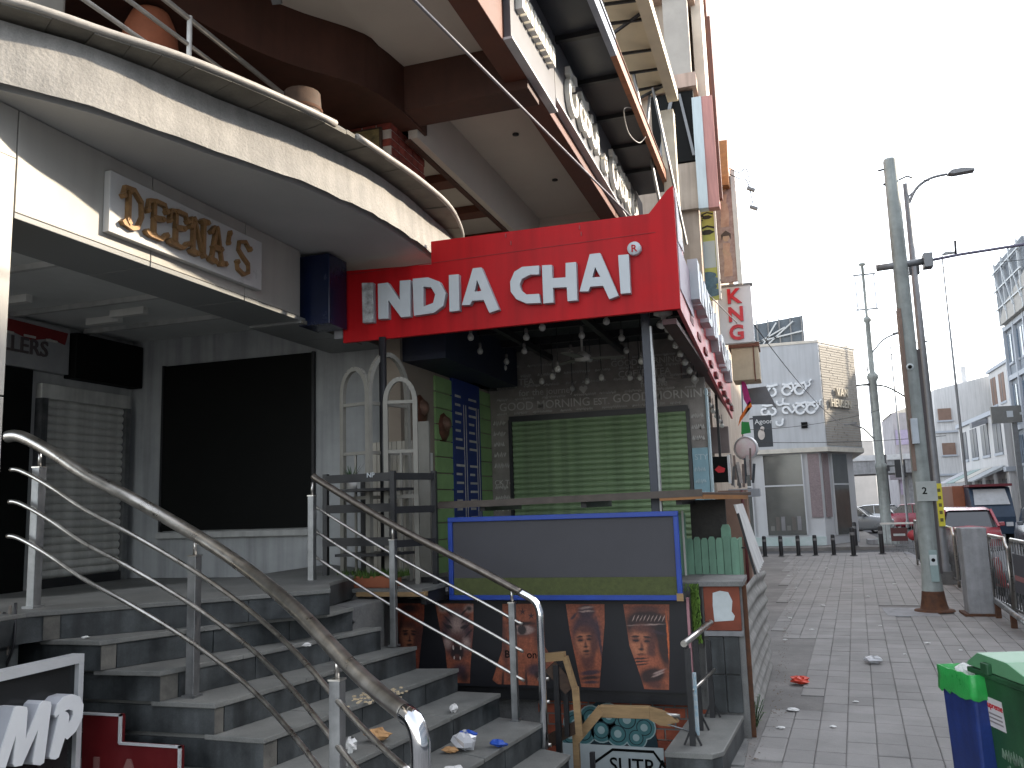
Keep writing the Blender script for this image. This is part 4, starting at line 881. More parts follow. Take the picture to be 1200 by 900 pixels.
a3 = pr1([(-2.105, .885), (-1.84, .885), (-1.83, .75), (-1.80, .60), (-1.72, .47), (-1.61, .36), (-1.63, .315), (-1.70, .33), (-1.80, .42), (-1.82, .31), (-2.16, .31), (-2.20, .34), (-2.17, .42), (-2.12, .55), (-2.11, .7)],
    soft_print('hand print', OR, [(-2.10, .6, .03, .3, .1, MD, .9), (-1.83, .62, .04, .2, .3, MD, .9), (-1.96, .70, .13, .06, 0, MD, .6), (-1.96, .70, .10, .035, 0, LT, .4), (-1.96, .70, .038, .036, 0, DK, .3), (-1.96, .745, .12, .015, 0, DK, .6), (-2.12, .34, .012, .09, -.1, DK, .8), (-2.03, .34, .012, .09, 0, DK, .8), (-1.94, .35, .012, .09, 0, DK, .8), (-1.70, .40, .10, .012, -.9, MD, .8), (-1.87, .42, .07, .05, .2, VI, .6), (-1.85, .38, .03, .03, 0, DK, .7)]), 1, 'forearm_print')
for x, z in ((-1.95, .83), (-2.08, .62), (-1.885, .80)):
    st_ = []
    for i in range(10):
        r_ = .028 if i % 2 == 0 else .009; st_.append((x+r_*math.sin(math.pi*i/5), z+r_*math.cos(math.pi*i/5)))
    pr1(st_, skin_dark, 2, parent=a3)
m = MB(); text(m, 'Be', PY(6.149-.0024, -2.10, .50), .075, .001, bold=.014); m.build('printed_words', black_panel, a3)
m = MB(); text(m, 'one', PY(6.149-.0024, -1.93, .50), .075, .001, bold=.014); m.build('printed_words', black_panel, a3)
a4 = pr1([(-1.62, .885), (-1.335, .885), (-1.34, .75), (-1.40, .31), (-1.53, .31), (-1.60, .70)], soft_print('forearm print C', OR,
    [(-1.475, .69, .115, .15, 0, VI, .35), (-1.47, .835, .07, .05, 0, VI, .4), (-1.47, .86, .055, .01, .1, LT, .7), (-1.47, .835, .06, .008, .05, LT, .7), (-1.565, .80, .04, .012, .8, VI, .5), (-1.38, .62, .012, .18, .12, VI, .6), (-1.475, .50, .055, .09, 0, MD, .5), (-1.46, .41, .085, .02, .15, VI, .5), (-1.46, .375, .08, .015, .1, DK, .6), (-1.46, .345, .07, .012, .05, VI, .6)]+facef(-1.485, .62, .20, .1)), 1, 'forearm_print')
sc_ = [(-1.04, .75, .17, .12, 0, DK, .3), (-.93, .62, .05, .18, .1, DK, .4), (-1.04, .855, .15, .025, 0, MD, .8)]+[(-1.13+.026*k, .79, .004, .026, -.5, LT, .5) for k in range(9)]+[(-1.05, .745, .13, .007, .05, LT, .6), (-1.0, .70, .11, .012, -.2, VI, .6)]
sc_ += facef(-1.08, .615, .24, -.05)+[(-1.08, .50, .09, .045, .05, OR, .4), (-1.10, .515, .07, .006, .1, DK, .5), (-1.10, .495, .07, .006, .1, DK, .5), (-1.10, .475, .065, .006, .1, DK, .5), (-1.02, .40, .10, .06, .2, DK, .4), (-.97, .43, .05, .008, .4, LT, .6), (-.98, .41, .05, .008, .4, LT, .6), (-1.0, .34, .06, .03, 0, MD, .7), (-.895, .60, .008, .25, .03, (.55, .12, .03), .5)]
a5 = pr1([(-1.20, .885), (-.875, .885), (-.89, .6), (-.91, .31), (-1.08, .31), (-1.12, .45), (-1.17, .60)], soft_print('forearm print D', OR, sc_), 1, 'forearm_print')
# ---------------- stairwell with brick wall and shop mural
BW = thing('brick_wall', (-1.3, 6.3, -.5), 'orange brick wall under the tattoo banner', 'wall')
MB().box(-3.3, 6.31, -.58, -.56, 6.36, .30).build('mortar_bed', mortar_d, BW)
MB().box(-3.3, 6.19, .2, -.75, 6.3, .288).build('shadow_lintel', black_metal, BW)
bm_ = proto('brick', MB().box(0, 0, 0, .142, .03, .062), brick_or)
for k in range(10):
    for i in range(9):
        x = -1.9+i*.155+(k % 2)*.077
        if x > -.75: continue
        inst('brick', bm_, (x, 6.292+random.uniform(-.003, .003), -.5+k*.074), BW)
MB().box(-3.0, 5.56, -.55, -1.95, 6.13, .02).build('side_fill', concrete, BW)
SU = thing('shop_sign', (-1.3, 6.25, -.4), 'SUTRA sign with teal scalloped mural on the brick wall', 'sign')
scal = [(-1.62, -.06), (-1.55, .02), (-1.46, .09), (-1.38, .10), (-1.36, .06), (-1.27, .04), (-1.18, .05), (-1.12, -.02), (-1.08, -.03), (-1.04, -.12), (-1.03, -.18)]
MB().poly([[(-1.72, -.2)]+scal+[(-1.03, -.2)]], PY(6.285, 0, .09), .006).build('scallop_ground', dark_teal, SU)
ro = random.Random(2)
for (x, z, r) in ((-1.62, -.06, .09), (-1.50, -.02, .09), (-1.37, .0, .09), (-1.24, -.02, .10), (-1.12, -.07, .085), (-1.56, -.12, .09), (-1.43, -.10, .09), (-1.31, -.12, .09), (-1.18, -.14, .08), (-1.66, -.15, .08)):
    for q, (mt, rr) in enumerate(((pale_teal, 1.), (teal, .9), (dark_teal, .66), (teal, .58), (pale_teal, .3))):
        MB().poly([arc((x, z), r*rr, 0, 360, 18)[:-1]], PY(6.279-.0009*q-.0002*(r*100 % 7), 0, .09), .0008).build('scallop', mt, SU)
MB().box(-1.72, 6.262, -.47, -.99, 6.274, -.11).build('board', M('pale sign board', (.52, .58, .58), .5, var=.1), SU)
MB().poly([stroke([(-1.5, -.33), (-1.35, -.225), (-1.06, -.225), (-.99, -.32)], .018)], PY(6.261, 0, .09), .002).build('line', black_panel, SU)
m = MB(); text(m, 'SUTRA', PY(6.261, -1.38, -.285), .14, .003, bold=.008); m.build('lettering', black_panel, SU)
# timber handrails over the stairwell
wd = thing('timber_handrail', (-1.2, 5.8, .0), 'broken timber plank handrail over the stairwell beside the SUTRA sign', 'handrail')
MB().bar((-1.31, 5.75, .245), (-.98, 5.75, .25), .05, .075).build('plank', wood_ply, wd, bev=.004)
MB().poly([[(-1.0, .285), (-.90, .26), (-.84, .235), (-.80, .20), (-.86, .185), (-.83, .17), (-.92, .175), (-1.0, .215)]], PY(5.78), .05).build('splintered_end', wood_ply, wd)
MB().bar((-1.30, 5.74, .26), (-1.48, 5.74, .06), .05, .06).build('plank', wood_ply, wd)
MB().bar((-1.72, 5.72, .02), (-1.46, 5.72, .15), .05, .07).build('plank', wood_dark, wd)
MB().tube([(-.98, 5.76, .24), (-.79, 5.74, .235)], .014, 10).build('pipe_end', steel, wd)
MB().tube([(-.98, 5.76, .205), (-.72, 5.70, .155)], .005, 6).build('rod', steel_dull, wd)
MB().box(-1.50, 5.72, -.5, -1.46, 5.76, .1).build('leg', wood_ply, wd)
wt = thing('timber_handrail', (-1.55, 5.6, .0), 'bent timber plank rail on dark posts beside the last steel post', 'handrail')
MB().bar((-1.64, 5.62, .60), (-1.50, 5.62, .615), .06, .05).build('plank', wood_ply, wt); MB().bar((-1.50, 5.62, .61), (-1.44, 5.62, .40), .05, .03).build('plank', wood_ply, wt)
MB().bar((-1.44, 5.62, .42), (-1.425, 5.62, .12), .045, .02).build('plank', wood_ply, wt)
MB().box(-1.575, 5.58, -.4, -1.54, 5.615, .56).build('post', black_metal, wt); MB().box(-1.53, 5.64, .1, -1.50, 5.67, .57).build('post', black_metal, wt); MB().box(-1.36, 5.6, -.4, -1.33, 5.63, .02).build('post', black_metal, wt)
MB().bar((-1.60, 5.60, .55), (-1.48, 5.64, .40), .03, .09).build('gusset', wood_dark, wt)
for z in (.50, .36, .10): MB().tube([(-1.63, 5.42, z), (-1.56, 5.42, z+.005)], .012, 8).build('rail_stub', steel, wt)
# granite step block with pipe rail, at the pavement edge
sb = thing('granite_step', (-.66, 5.7, 0), 'grey granite step block with rounded edge at the stairwell', 'step')
MB().poly([[(-.82, 5.25), (-.55, 5.25), (-.50, 5.32), (-.43, 6.19), (-.76, 6.19)]], lambda u, v, w: (u, v, -.3+w), .42).build('block', granite, sb)
MB().poly([[(-.825, 5.24), (-.55, 5.24), (-.49, 5.32), (-.425, 6.19), (-.765, 6.19)]], lambda u, v, w: (u, v, .122+w), .03).build('tread', granite_top, sb, bev=.006)
MB().box(-.48, 5.6, -.2, -.40, 6.2, -.0).build('kerb_edge', concrete, sb)
rr_ = thing('pipe_rail', (-.65, 5.7, .15), 'short black rail with steel pipe ends on the granite step block', 'railing')
for i, (x, y, h) in enumerate(((-.675, 5.40, .56), (-.665, 5.76, .56), (-.62, 6.10, .50))):
    p = MB().box(x-.017, y-.017, .152, x+.017, y+.017, .152+h).build('post', black_metal, rr_)
    for s_ in (-1, 1): MB().bar((x+s_*.05, y, .154), (x, y, .26), .012).build('brace', black_metal, p)
MB().tube([(-.69, 5.36, .745), (-.60, 6.15, .765)], .020, 12).build('handrail', steel, rr_)
MB().tube([(-.665, 5.42, .46), (-.58, 6.0, .48)], .010, 10).build('rail_bar', steel, rr_)
MB().box(-.66, 5.44, .2, -.64, 5.47, .56).build('tape', M('checked tape', (.25, .42, .52), .5, col2=(.55, .58, .58), sc=40), rr_)
# pier with red panel, picket fence
pi = thing('boundary_pier', (-.5, 6.3, .15), 'masonry pier with oxide red panel, torn white paper and dark granite tiles', 'pier')
MB().box(-.66, 6.25, -.1, -.385, 6.7, 1.0).build('core', concrete, pi)
MB().box(-.645, 6.225, .70, -.40, 6.25, 1.0).build('red_panel', red_panel, pi, bev=.003)
MB().poly([[(-.58, .76), (-.45, .77), (-.44, .80), (-.46, .83), (-.45, .90), (-.475, .96), (-.53, .97), (-.58, .955), (-.585, .87)]], PY(6.224), .003).build('torn_paper', white_patch, pi)
for i in range(2):
    for j in range(2): MB().box(-.63+i*.105, 6.228, .155+j*.255, -.63+i*.105+.10, 6.25, .155+j*.255+.248).build('tile', granite, pi, bev=.003)
MB().box(-.655, 6.215, .665, -.39, 6.25, .698).build('ledge', concrete_lt, pi)
MB().box(-.68, 6.2, 1.0, -.37, 6.75, 1.035).build('cap', concrete, pi, bev=.004)
gf = thing('picket_fence', (-.65, 7.0, 1.0), 'mint green picket fence on the kiosk platform corner', 'fence')
for i in range(7):
    x = -.83+i*.057; h = 1.30+(.01 if i % 2 else 0)
    MB().poly([[(x, .98), (x, h-.02), (x+.012, h), (x+.04, h), (x+.052, h-.02), (x+.052, .98)]], PY(7.0), .02).build('picket', picket, gf)
MB().poly([[(-.56, .98), (-.56, 1.37), (-.545, 1.40), (-.50, 1.40), (-.485, 1.37), (-.485, .98)]], PY(7.05), .02).build('picket', picket, gf)
MB().box(-.90, 6.9, .98, -.82, 6.93, 1.50).build('picket', picket, gf); MB().box(-.845, 6.88, .98, -.83, 6.90, 1.52).build('trim', white_paint, gf)
for i in range(5): MB().box(-.45, 7.06+i*.09, .98, -.43, 7.13+i*.09, 1.28).build('picket', picket, gf)
MB().box(-.85, 7.02, 1.08, -.45, 7.04, 1.13).build('rail', picket, gf)
t = thing('turf_strip', (-.78, 6.15, .7), 'hanging strip of green artificial turf beside the tattoo banner', 'turf strip')
mm = MB()
for k in range(420):
    z = rg.uniform(.62, 1.02); x = rg.uniform(-.725, -.675) if z < .98 else rg.uniform(-.80, -.68); a = rg.uniform(0, 6.3)
    mm.add([(x, 6.19, z), (x+.01, 6.19, z+.008), (x+rg.uniform(-.02, .02), 6.17-rg.uniform(0, .02), z-.015)], [(0, 1, 2)])
mm.build('blades', M('bright turf', (.17, .30, .05), .8, var=.4, sc=20), t); MB().box(-.73, 6.19, .62, -.67, 6.2, 1.02).build('backing', moss, t)
# corrugated sheets leaning at the street side
cs = thing('corrugated_sheet', (-.4, 7.4, 0), 'dirty white corrugated sheet fixed along the pier beside the pavement', 'sheet')
def corrug(y0, y1, x, z0, z1, lean, name, n=9, amp=.018):
    m = MB(); k = n*6; v = []
    for i in range(k+1):
        t = i/k; y = y0+(y1-y0)*t; d = amp*math.sin(2*math.pi*n*t); v += [(x+d, y, z0), (x+d+lean, y, z1)]
    m.add(v, [(2*i, 2*i+1, 2*i+3, 2*i+2) for i in range(k)], True); return m
mc = MB(); kk = 56; vv = []
for i in range(kk+1):
    z = -.01+.99*i/kk; dd = .014*math.sin(2*math.pi*7.5*i/kk); vv += [(-.37+dd, 6.31, z), (-.345+dd, 7.4, z), (-.31+dd, 8.7, z*.93)]
mc.add(vv, [(3*i+a, 3*i+a+1, 3*i+a+4, 3*i+a+3) for i in range(kk) for a in (0, 1)], True); mc.build('sheet', corr, cs)
MB().box(-.385, 6.28, -.01, -.355, 6.31, 1.0).build('edge_strip', rust, cs)
cs2 = thing('corrugated_sheet', (-.35, 7.8, .98), 'loose white sheets leaning on a black post above the picket fence corner', 'sheet')
corrug(7.5, 8.9, -.32, .985, 1.55, -.16, 'c', 6, .012).build('sheet', M('white plastic sheet', (.55, .55, .54), .6, var=.2, sc=3, bump=.1, streak=.2), cs2)
MB().bar((-.335, 7.35, .985), (-.44, 7.35, 1.48), .02).build('post', black_metal, cs2); MB().bar((-.52, 7.35, 1.2), (-.40, 7.35, 1.2), .012).build('bar', black_metal, cs2)
# ================================================================== neighbour beyond the kiosk
NB = thing('neighbour_building', (-2.0, 16.0, 0), 'tall beige shop building with pale blue and pink hangings beyond the red sign', 'building')
beige = M('beige render', (.44, .37, .30), .85, col2=(.34, .28, .225), sc=1.6, bump=.2, streak=.3)
pinkish = M('pinkish beige render', (.50, .37, .30), .85, var=.2, sc=2, bump=.2, streak=.3)
MB().box(-6, 12.6, 0, -1.02, 21.5, 11.6).build('wall', beige, NB)
MB().box(-2.2, 12.5, 5.9, -.86, 12.62, 6.62).build('balcony_front', beige, NB)
MB().box(-1.62, 12.48, 6.64, -.98, 12.62, 7.75).build('window', black_panel, NB)
MB().bar((-1.55, 12.45, 6.64), (-1.28, 12.45, 7.72), .05).build('window_bar', pole_grey, NB); MB().bar((-1.18, 12.45, 7.7), (-1.02, 12.45, 6.7), .04).build('window_bar', pole_grey, NB)
for z0, z1, x in ((7.78, 8.0, -.92), (9.3, 9.5, -.88), (10.9, 11.1, -.9)): MB().box(-2.0, 12.4, z0, x, 21.4, z1).build('floor_band', pinkish, NB)
MB().box(-1.35, 12.44, 8.0, -.98, 12.6, 9.3).build('panel', M('grey render', (.40, .37, .33), .8, var=.2, sc=2, bump=.2), NB)
for y in (13.4, 14.9, 16.5, 18.2, 19.8):
    MB().box(-1.03, y, 6.4, -.93, y+.32, 11.3).build('pilaster', pinkish, NB)
MB().box(-1.0, 12.42, 5.86, -.86, 12.60, 7.6).build('hanging', M('pale blue hanging', (.50, .58, .60), .6, var=.15, sc=3, stretch=(5, 5, .6)), NB)
MB().box(-.86, 12.44, 5.86, -.70, 12.62, 7.6).build('hanging', M('pink hanging', (.50, .24, .21), .6, var=.25, sc=3, stretch=(5, 5, .6)), NB)
MB().box(-.70, 12.5, 6.0, -.655, 12.62, 8.9).build('corner_pipe', brown, NB)
MB().box(-.95, 12.8, 7.7, -.80, 16.6, 11.5).build('corner_fin', M('warm white fin', (.62, .56, .48), .7, var=.2, sc=2), NB)
MB().box(-.80, 13.6, 7.5, -.76, 20, 10.9).build('edge_pipe', brown, NB)
MB().poly([[(13.2, 6.45), (13.2, 6.6), (13.6, 7.35), (16.2, 7.35), (16.2, 6.45)]], lambda u, v, w: (-1.0+w, u, v), .42).build('copper_canopy', gold_poster, NB)
# cream hoarding underside with black lattice
HO = thing('hoarding_frame', (-1.4, 10.0, 7.0), 'cream hoarding seen from below with a black steel lattice under it', 'hoarding')
MB().box(-1.66, 7.0, 7.08, -1.22, 11.05, 7.12).build('sheet', M('cream sheet', (.60, .52, .36), .6, var=.12, sc=3, bump=.05), HO)
MB().box(-1.22, 6.8, 7.0, -1.08, 11.2, 7.15).build('edge_beam', M('cream edge', (.66, .58, .42), .6, var=.12, sc=3), HO)
for i, (y, dy) in enumerate(((7.2, .1), (8.0, .0), (8.5, .25), (8.9, .25), (9.2, -.2), (9.6, .25), (10.1, .25), (10.6, .2), (10.9, -.1))):
    MB().bar((-1.66, y, 6.95), (-1.2, y+dy, 7.06), .03).build('strut', black_metal, HO)
for x0, x1 in ((-1.62, -1.50), (-1.50, -1.58)): MB().bar((x0, 7.0, 6.9), (x1, 12.0, 6.6), .03).build('chord', pole_grey, HO)
MB().bar((-1.50, 10.6, 6.05), (-1.42, 10.9, 7.0), .03).build('strut', pole_grey, HO); MB().bar((-1.30, 10.8, 5.0), (-1.52, 10.2, 7.0), .03).build('strut', pole_grey, HO); MB().bar((-1.1, 11.3, 5.0), (-1.35, 10.7, 7.0), .03).build('strut', pole_grey, HO)
MB().box(-1.34, 11.2, 5.0, -1.16, 11.4, 6.9).build('post', M('cream post', (.52, .46, .36), .7), HO)
# posters and projecting signs
po = thing('poster_board', (-1.0, 13.0, 4.9), 'poster board with large green tinted painted eyes beyond the red sign', 'poster')
MB().box(-1.21, 13.0, 4.6, -.83, 13.05, 6.02).build('panel', M('yellow green print', (.44, .46, .12), .6, var=.3, sc=3, bump=0), po)
MB().box(-.83, 12.98, 4.6, -.80, 13.06, 6.05).build('frame_bar', white_paint, po); MB().box(-1.21, 12.98, 6.02, -.80, 13.06, 6.05).build('frame_bar', pole_grey, po)
PE = PY(12.999)
for (x, z, s) in ((-1.10, 5.86, .12), (-.93, 5.90, .09), (-1.12, 5.62, .11), (-.94, 5.66, .12)):
    MB().poly([[(x+s*a, z+s*b) for a, b in ((-.9, -.1), (-.4, .35), (.3, .35), (.9, 0), (.3, -.3), (-.4, -.3))]], PE, .003).build('printed_eye', M('black print', (.02, .02, .015), .6), po)
    MB().poly([stroke([(x-s, z+s*.5), (x, z+s*.85), (x+s, z+s*.5)], s*.25)], PE, .003).build('printed_brow', MATS['black print'], po)
MB().poly([[(-1.2, 5.1), (-.84, 5.1), (-.84, 5.52), (-1.1, 5.52)]], PE, .002).build('print_block', M('grey print', (.42, .47, .46), .6, var=.1), po)
for k in range(4): MB().poly([ell((-.98+.06*(k % 2), 4.98-.09*k), .13, .06)], PY(12.9975-.0008*k), .002).build('print_block', M('blue print', (.10, .18, .22), .6, var=.5, sc=9), po)
sp = thing('poster_board', (-.7, 13.4, 4.9), 'tall framed poster of two draped figures beside the green eye poster', 'poster')
MB().box(-.82, 13.4, 4.95, -.56, 13.46, 6.66).build('panel', M('pale print', (.52, .50, .47), .6, var=.15, sc=4, bump=0), sp)
MB().box(-.56, 13.38, 4.9, -.49, 13.5, 6.75).build('frame_bar', white_paint, sp); MB().box(-.835, 13.38, 4.9, -.82, 13.5, 6.75).build('frame_bar', brown, sp)
warm = M('warm figure print', (.52, .33, .24), .6, col2=(.38, .20, .14), sc=6, bump=0); warm2 = M('warm skin print', (.50, .32, .22), .6, var=.2, sc=6, bump=0); hair = M('hair print', (.08, .05, .04), .6, bump=0)
for z in (5.82, 5.02):
    Q = PY(13.399, -.69, z)
    MB().poly([[(-.07, .02), (.06, .02), (.075, .26), (.04, .42), (.06, .55), (-.05, .56), (-.06, .4), (-.05, .25)]], Q, .002).build('printed_figure', warm, sp)
    MB().poly([ell((0, .655), .052, .07)], PY(13.398, -.69, z), .002).build('printed_head', warm2, sp); MB().poly([[(-.07, .60), (-.075, .70), (0, .76), (.075, .70), (.07, .60), (.045, .67), (-.045, .67)]], PY(13.397, -.69, z), .002).build('printed_hair', hair, sp)
    MB().poly([stroke([(-.06, .45), (.02, .36), (.06, .38)], .035)], PY(13.397, -.69, z), .002).build('printed_arm', warm2, sp)
for i, (x, z) in enumerate(((-.26, 6.28), (-.24, 5.98))):
    t = thing('floodlight', (-.5, 13.2, 6.6), 'small floodlight on a thin bent arm above the draped figure poster', 'floodlight', 'floodlights above the poster')
    MB().tube(smooth([(-.56, 13.3, 6.75-.1*i), (-.42, 13.2, 6.62-.1*i), (-.30, 13.1, 6.62-.2*i), (x, 13.1, z+.06)], 4), .008, 6).build('arm', black_metal, t)
    MB().bar((x-.05, 13.1, z+.035), (x+.06, 13.1, z-.02), .08, .045).build('lamp_head', pole_grey, t, bev=.005)
kg = thing('shop_sign', (-.6, 14.0, 4.0), 'white projecting sign with red K N G letters', 'sign')
MB().box(-.92, 14.0, 4.08, -.39, 14.12, 5.02).build('board', M('white lightbox', (.62, .63, .66), .4, var=.06), kg, bev=.005); MB().box(-.94, 13.98, 5.02, -.36, 14.14, 5.05).build('cap', pole_grey, kg)
for ch, z in (('K', 4.74), ('N', 4.44), ('G', 4.14)):
    m = MB(); text(m, ch, PY(14.0, -.78, z), .33, .03, bold=.03); m.build('letter', M('red letter', (.60, .015, .03), .4, bump=0), kg)
aw = thing('awning_box', (-.6, 14.6, 3.5), 'beige canvas awning box below the KNG sign', 'awning')
MB().box(-.80, 14.6, 3.55, -.36, 15.2, 4.16).build('canvas', M('beige canvas', (.50, .42, .31), .8, var=.2, sc=4, bump=.2), aw, bev=.01); MB().box(-.84, 14.58, 4.10, -.34, 15.22, 4.18).build('frame_bar', brown, aw); MB().box(-.45, 14.58, 3.52, -.43, 14.6, 4.12).build('frame_bar', brown, aw)
MB().poly([[(-.62, 3.5), (-.30, 3.52), (-.20, 3.28), (-.14, 3.1), (-.22, 3.2), (-.60, 3.22)]], PY(15.4), .02).build('flap', M('grey flap', (.17, .17, .18), .8), aw)
fl = thing('flag', (-.65, 14.8, 2.9), 'tricolour flag hanging with a magenta cloth beside the awning', 'flag')
for cc, pts in ((('magenta', (.42, .03, .17)), [(-.68, 3.62), (-.60, 3.5), (-.54, 3.2), (-.60, 3.12), (-.66, 3.25)]), (('saffron', (.66, .15, .02)), [(-.56, 3.22), (-.53, 3.12), (-.72, 2.90), (-.78, 2.80), (-.74, 2.95)]), (('white cloth', (.66, .66, .64)), [(-.60, 3.1), (-.56, 3.1), (-.60, 2.86), (-.72, 2.88)]), (('green cloth', (.03, .25, .06)), [(-.72, 2.87), (-.60, 2.86), (-.58, 2.68), (-.74, 2.66)])):
    MB().poly([pts], PY(14.75), .012).build('cloth', M(cc[0], cc[1], .8, bump=.1), fl)
MB().bar((-.72, 14.77, 2.6), (-.66, 14.77, 3.7), .016).build('staff', black_metal, fl)
lb = thing('light_box_sign', (-.8, 10.6, 1.8), 'small black light box sign with a red emblem beside the pale blue wall', 'sign')
MB().box(-.90, 10.6, 1.80, -.705, 10.7, 2.11).build('box', black_panel, lb, bev=.01); MB().box(-.715, 10.588, 1.785, -.69, 10.7, 2.125).build('rim', wf, lb); MB().bar((-.80, 10.65, 2.11), (-.80, 10.65, 2.9), .03).build('hanger', black_metal, lb)
MB().poly([[(-.87, 1.955), (-.82, 2.0), (-.745, 1.965), (-.76, 1.92), (-.83, 1.915)]], PY(10.599), .006).build('emblem', M('red emblem', (.6, .02, .03), .4), lb)
rd = thing('round_sign', (-.66, 13.6, 2.2), 'round pink and white hanging sign beside the light box', 'sign')
MB().lathe((-.62, 13.6, 2.36), [(0, .05), (.15, .05), (.17, .03), (.17, 0), (0, 0)], 20, (-.25, -1, 0)).build('disc', M('pink white disc', (.62, .42, .44), .5, col2=(.66, .64, .62), sc=4), rd); MB().lathe((-.62, 13.6, 2.36), [(.17, .06), (.185, .05), (.185, -.01), (.17, -.01)], 20, (-.25, -1, 0)).build('rim', wf, rd)
ml = thing('market_clutter', (-.75, 13.0, 1.6), 'cluster of hanging goods and grey shelf beside the round sign', 'goods')
rq = random.Random(8)
for k in range(12):
    x = -.84+.03*k*.9; z = rq.uniform(1.75, 1.95)
    MB().bar((x, 13.2, z), (x+rq.uniform(-.05, .05), 13.2, z+rq.uniform(.25, .5)), rq.uniform(.02, .045)).build('item', M('goods %d' % (k % 4), ((.12, .12, .12), (.45, .42, .4), (.2, .15, .13), (.05, .06, .07))[k % 4], .6, var=.4, sc=9), ml)
MB().box(-.9, 13.1, 1.62, -.45, 13.5, 1.74).build('shelf', M('grey shelf', (.34, .36, .38), .6), ml, bev=.005)
MB().box(-1.05, 12.45, 2.25, -.80, 12.6, 2.62).build('canopy', M('grey brown canopy', (.20, .16, .15), .7, var=.3), ml)
wl = thing('brown_pillar', (-.8, 13.0, 0), 'brown pillar with a rope of beads behind the picket fence', 'pillar')
MB().box(-1.02, 12.7, 0, -.62, 13.2, 1.72).build('shaft', M('brown render', (.24, .15, .11), .8, var=.25, sc=4, bump=.2), wl); MB().tube([(-.68, 12.68, .3), (-.68, 12.68, 1.72)], .02, 8).build('pipe', M('dark maroon', (.12, .03, .03), .6), wl)
BW2 = thing('low_wall_building', (-3.0, 18, 0), 'white low shop front between the pillar and the grey showroom', 'building')
MB().box(-4, 21.6, 0, -1.4, 26, 3.0).build('wall', plaster, BW2)
MB().box(-1.55, 21.55, .0, -1.3, 21.7, 3.0).build('corner', concrete_lt, BW2)

# ================================================================== grey corner showroom
VH = thing('corner_showroom', (0, 31, 0), 'two storey grey corner showroom lettered VAN HEUSEN with tall shop windows', 'building')
pale = M('pale blue grey cladding', (.43, .455, .48), .6, var=.08, sc=1.2, bump=.05, streak=.12)
vwhite = M('showroom white', (.48, .495, .51), .6, var=.1, sc=1.2, bump=.05)
# ribbed beige cladding: many thin horizontal ribs joined
front = [(-9, 30.0), (1.18, 30.0), (2.45, 32.2), (2.45, 40), (-9, 40)]
MB().poly([front], lambda u, v, w: (u, v, 3.2+w), 3.5).build('upper_storey', pale, VH)
MB().poly([[(-9, 29.97), (1.20, 29.97), (2.49, 32.2), (2.49, 40), (-9, 40)]], lambda u, v, w: (u, v, 3.05+w), .148).build('band', M('cream band', (.55, .53, .47), .6), VH)
MB().poly([[(-9, 29.98), (1.19, 29.98), (2.48, 32.2), (2.48, 40), (-9, 40)]], lambda u, v, w: (u, v, 6.7+w), .09).build('coping', M('cream coping', (.62, .59, .52), .6), VH)
d = Vector((2.45-1.18, 32.2-30.0, 0)); L_ = d.length; d.normalize(); nrm = Vector((d.y, -d.x, 0))
ribs = MB(); rr2 = random.Random(6); z = 3.25
while z < 6.62:
    x = 0.05
    while x < L_-.06:
        w = min(rr2.uniform(.35, .8), L_-.05-x); o = Vector((1.18, 30.0, z))+d*x; dp = rr2.uniform(.012, .024)
        a, b = o, o+d*(w-.015)
        ribs.add([a+nrm*.002, b+nrm*.002, b+nrm*dp, a+nrm*dp, a+nrm*.002+Vector((0, 0, .07)), b+nrm*.002+Vector((0, 0, .07)), b+nrm*dp+Vector((0, 0, .07)), a+nrm*dp+Vector((0, 0, .07))], [(0, 3, 2, 1), (4, 5, 6, 7), (2, 3, 7, 6), (0, 4, 7, 3), (1, 2, 6, 5)]); x += w
    z += .085
tag(ribs.build('stone_strips', M('beige stone strip', (.33, .315, .285), .8, col2=(.28, .265, .24), sc=2, bump=.2), VH), kind='stuff')
low = [(-9, 30.15), (.95, 30.15), (2.1, 32.3), (2.1, 40), (-9, 40)]
MB().poly([low], lambda u, v, w: (u, v, 0+w), 3.05).build('lower_storey', vwhite, VH)
def vwin(x0, x1, z0, z1):
    w = MB().box(x0, 30.10, z0, x1, 30.149, z1).build('window', glass, VH)
    MB().box(x0, 30.08, 1.95, x1, 30.12, 2.0).build('transom', vwhite, w)
    for x in (x0-.04, x1): MB().box(x, 30.07, z0, x+.04, 30.13, z1).build('frame', vwhite, w)
    # display behind the glass line: shelves and lamps read through as pale shapes
    for k in range(6): MB().box(x0+.1+.17*k, 30.095, .5, x0+.22+.17*k, 30.10, .5+.35*abs(math.sin(k*2.1))+.15).build('display', M('display item %d' % (k % 3), ((.17, .17, .16), (.11, .10, .09), (.20, .20, .21))[k % 3], .5), w)
vwin(-.86, .36, .35, 3.0); vwin(-6, -1.3, .35, 3.0)
pb = M('mauve mosaic', (.27, .22, .225), .7, col2=(.16, .125, .13), sc=7, bump=.3, stretch=(2.4, 2.4, 5))
MB().box(.56, 30.11, .9, .92, 30.149, 3.0).build('mosaic_panel', pb, VH)
dl = Vector((2.1-.95, 32.3-30.15, 0)); Ll = dl.length; dl.normalize(); nl = Vector((dl.y, -dl.x, 0))
def lowface(a, b, z0, z1, off, name, mat):
    o = Vector((.95, 30.15, 0)); p = o+dl*a+nl*.003; q = o+dl*b+nl*.003; m = MB()
    m.add([p+Vector((0, 0, z0)), q+Vector((0, 0, z0)), q+nl*off+Vector((0, 0, z0)), p+nl*off+Vector((0, 0, z0)), p+Vector((0, 0, z1)), q+Vector((0, 0, z1)), q+nl*off+Vector((0, 0, z1)), p+nl*off+Vector((0, 0, z1))], [(0, 3, 2, 1), (4, 5, 6, 7), (2, 3, 7, 6), (0, 4, 7, 3), (1, 2, 6, 5), (0, 1, 5, 4)]); return m.build(name, mat, VH)
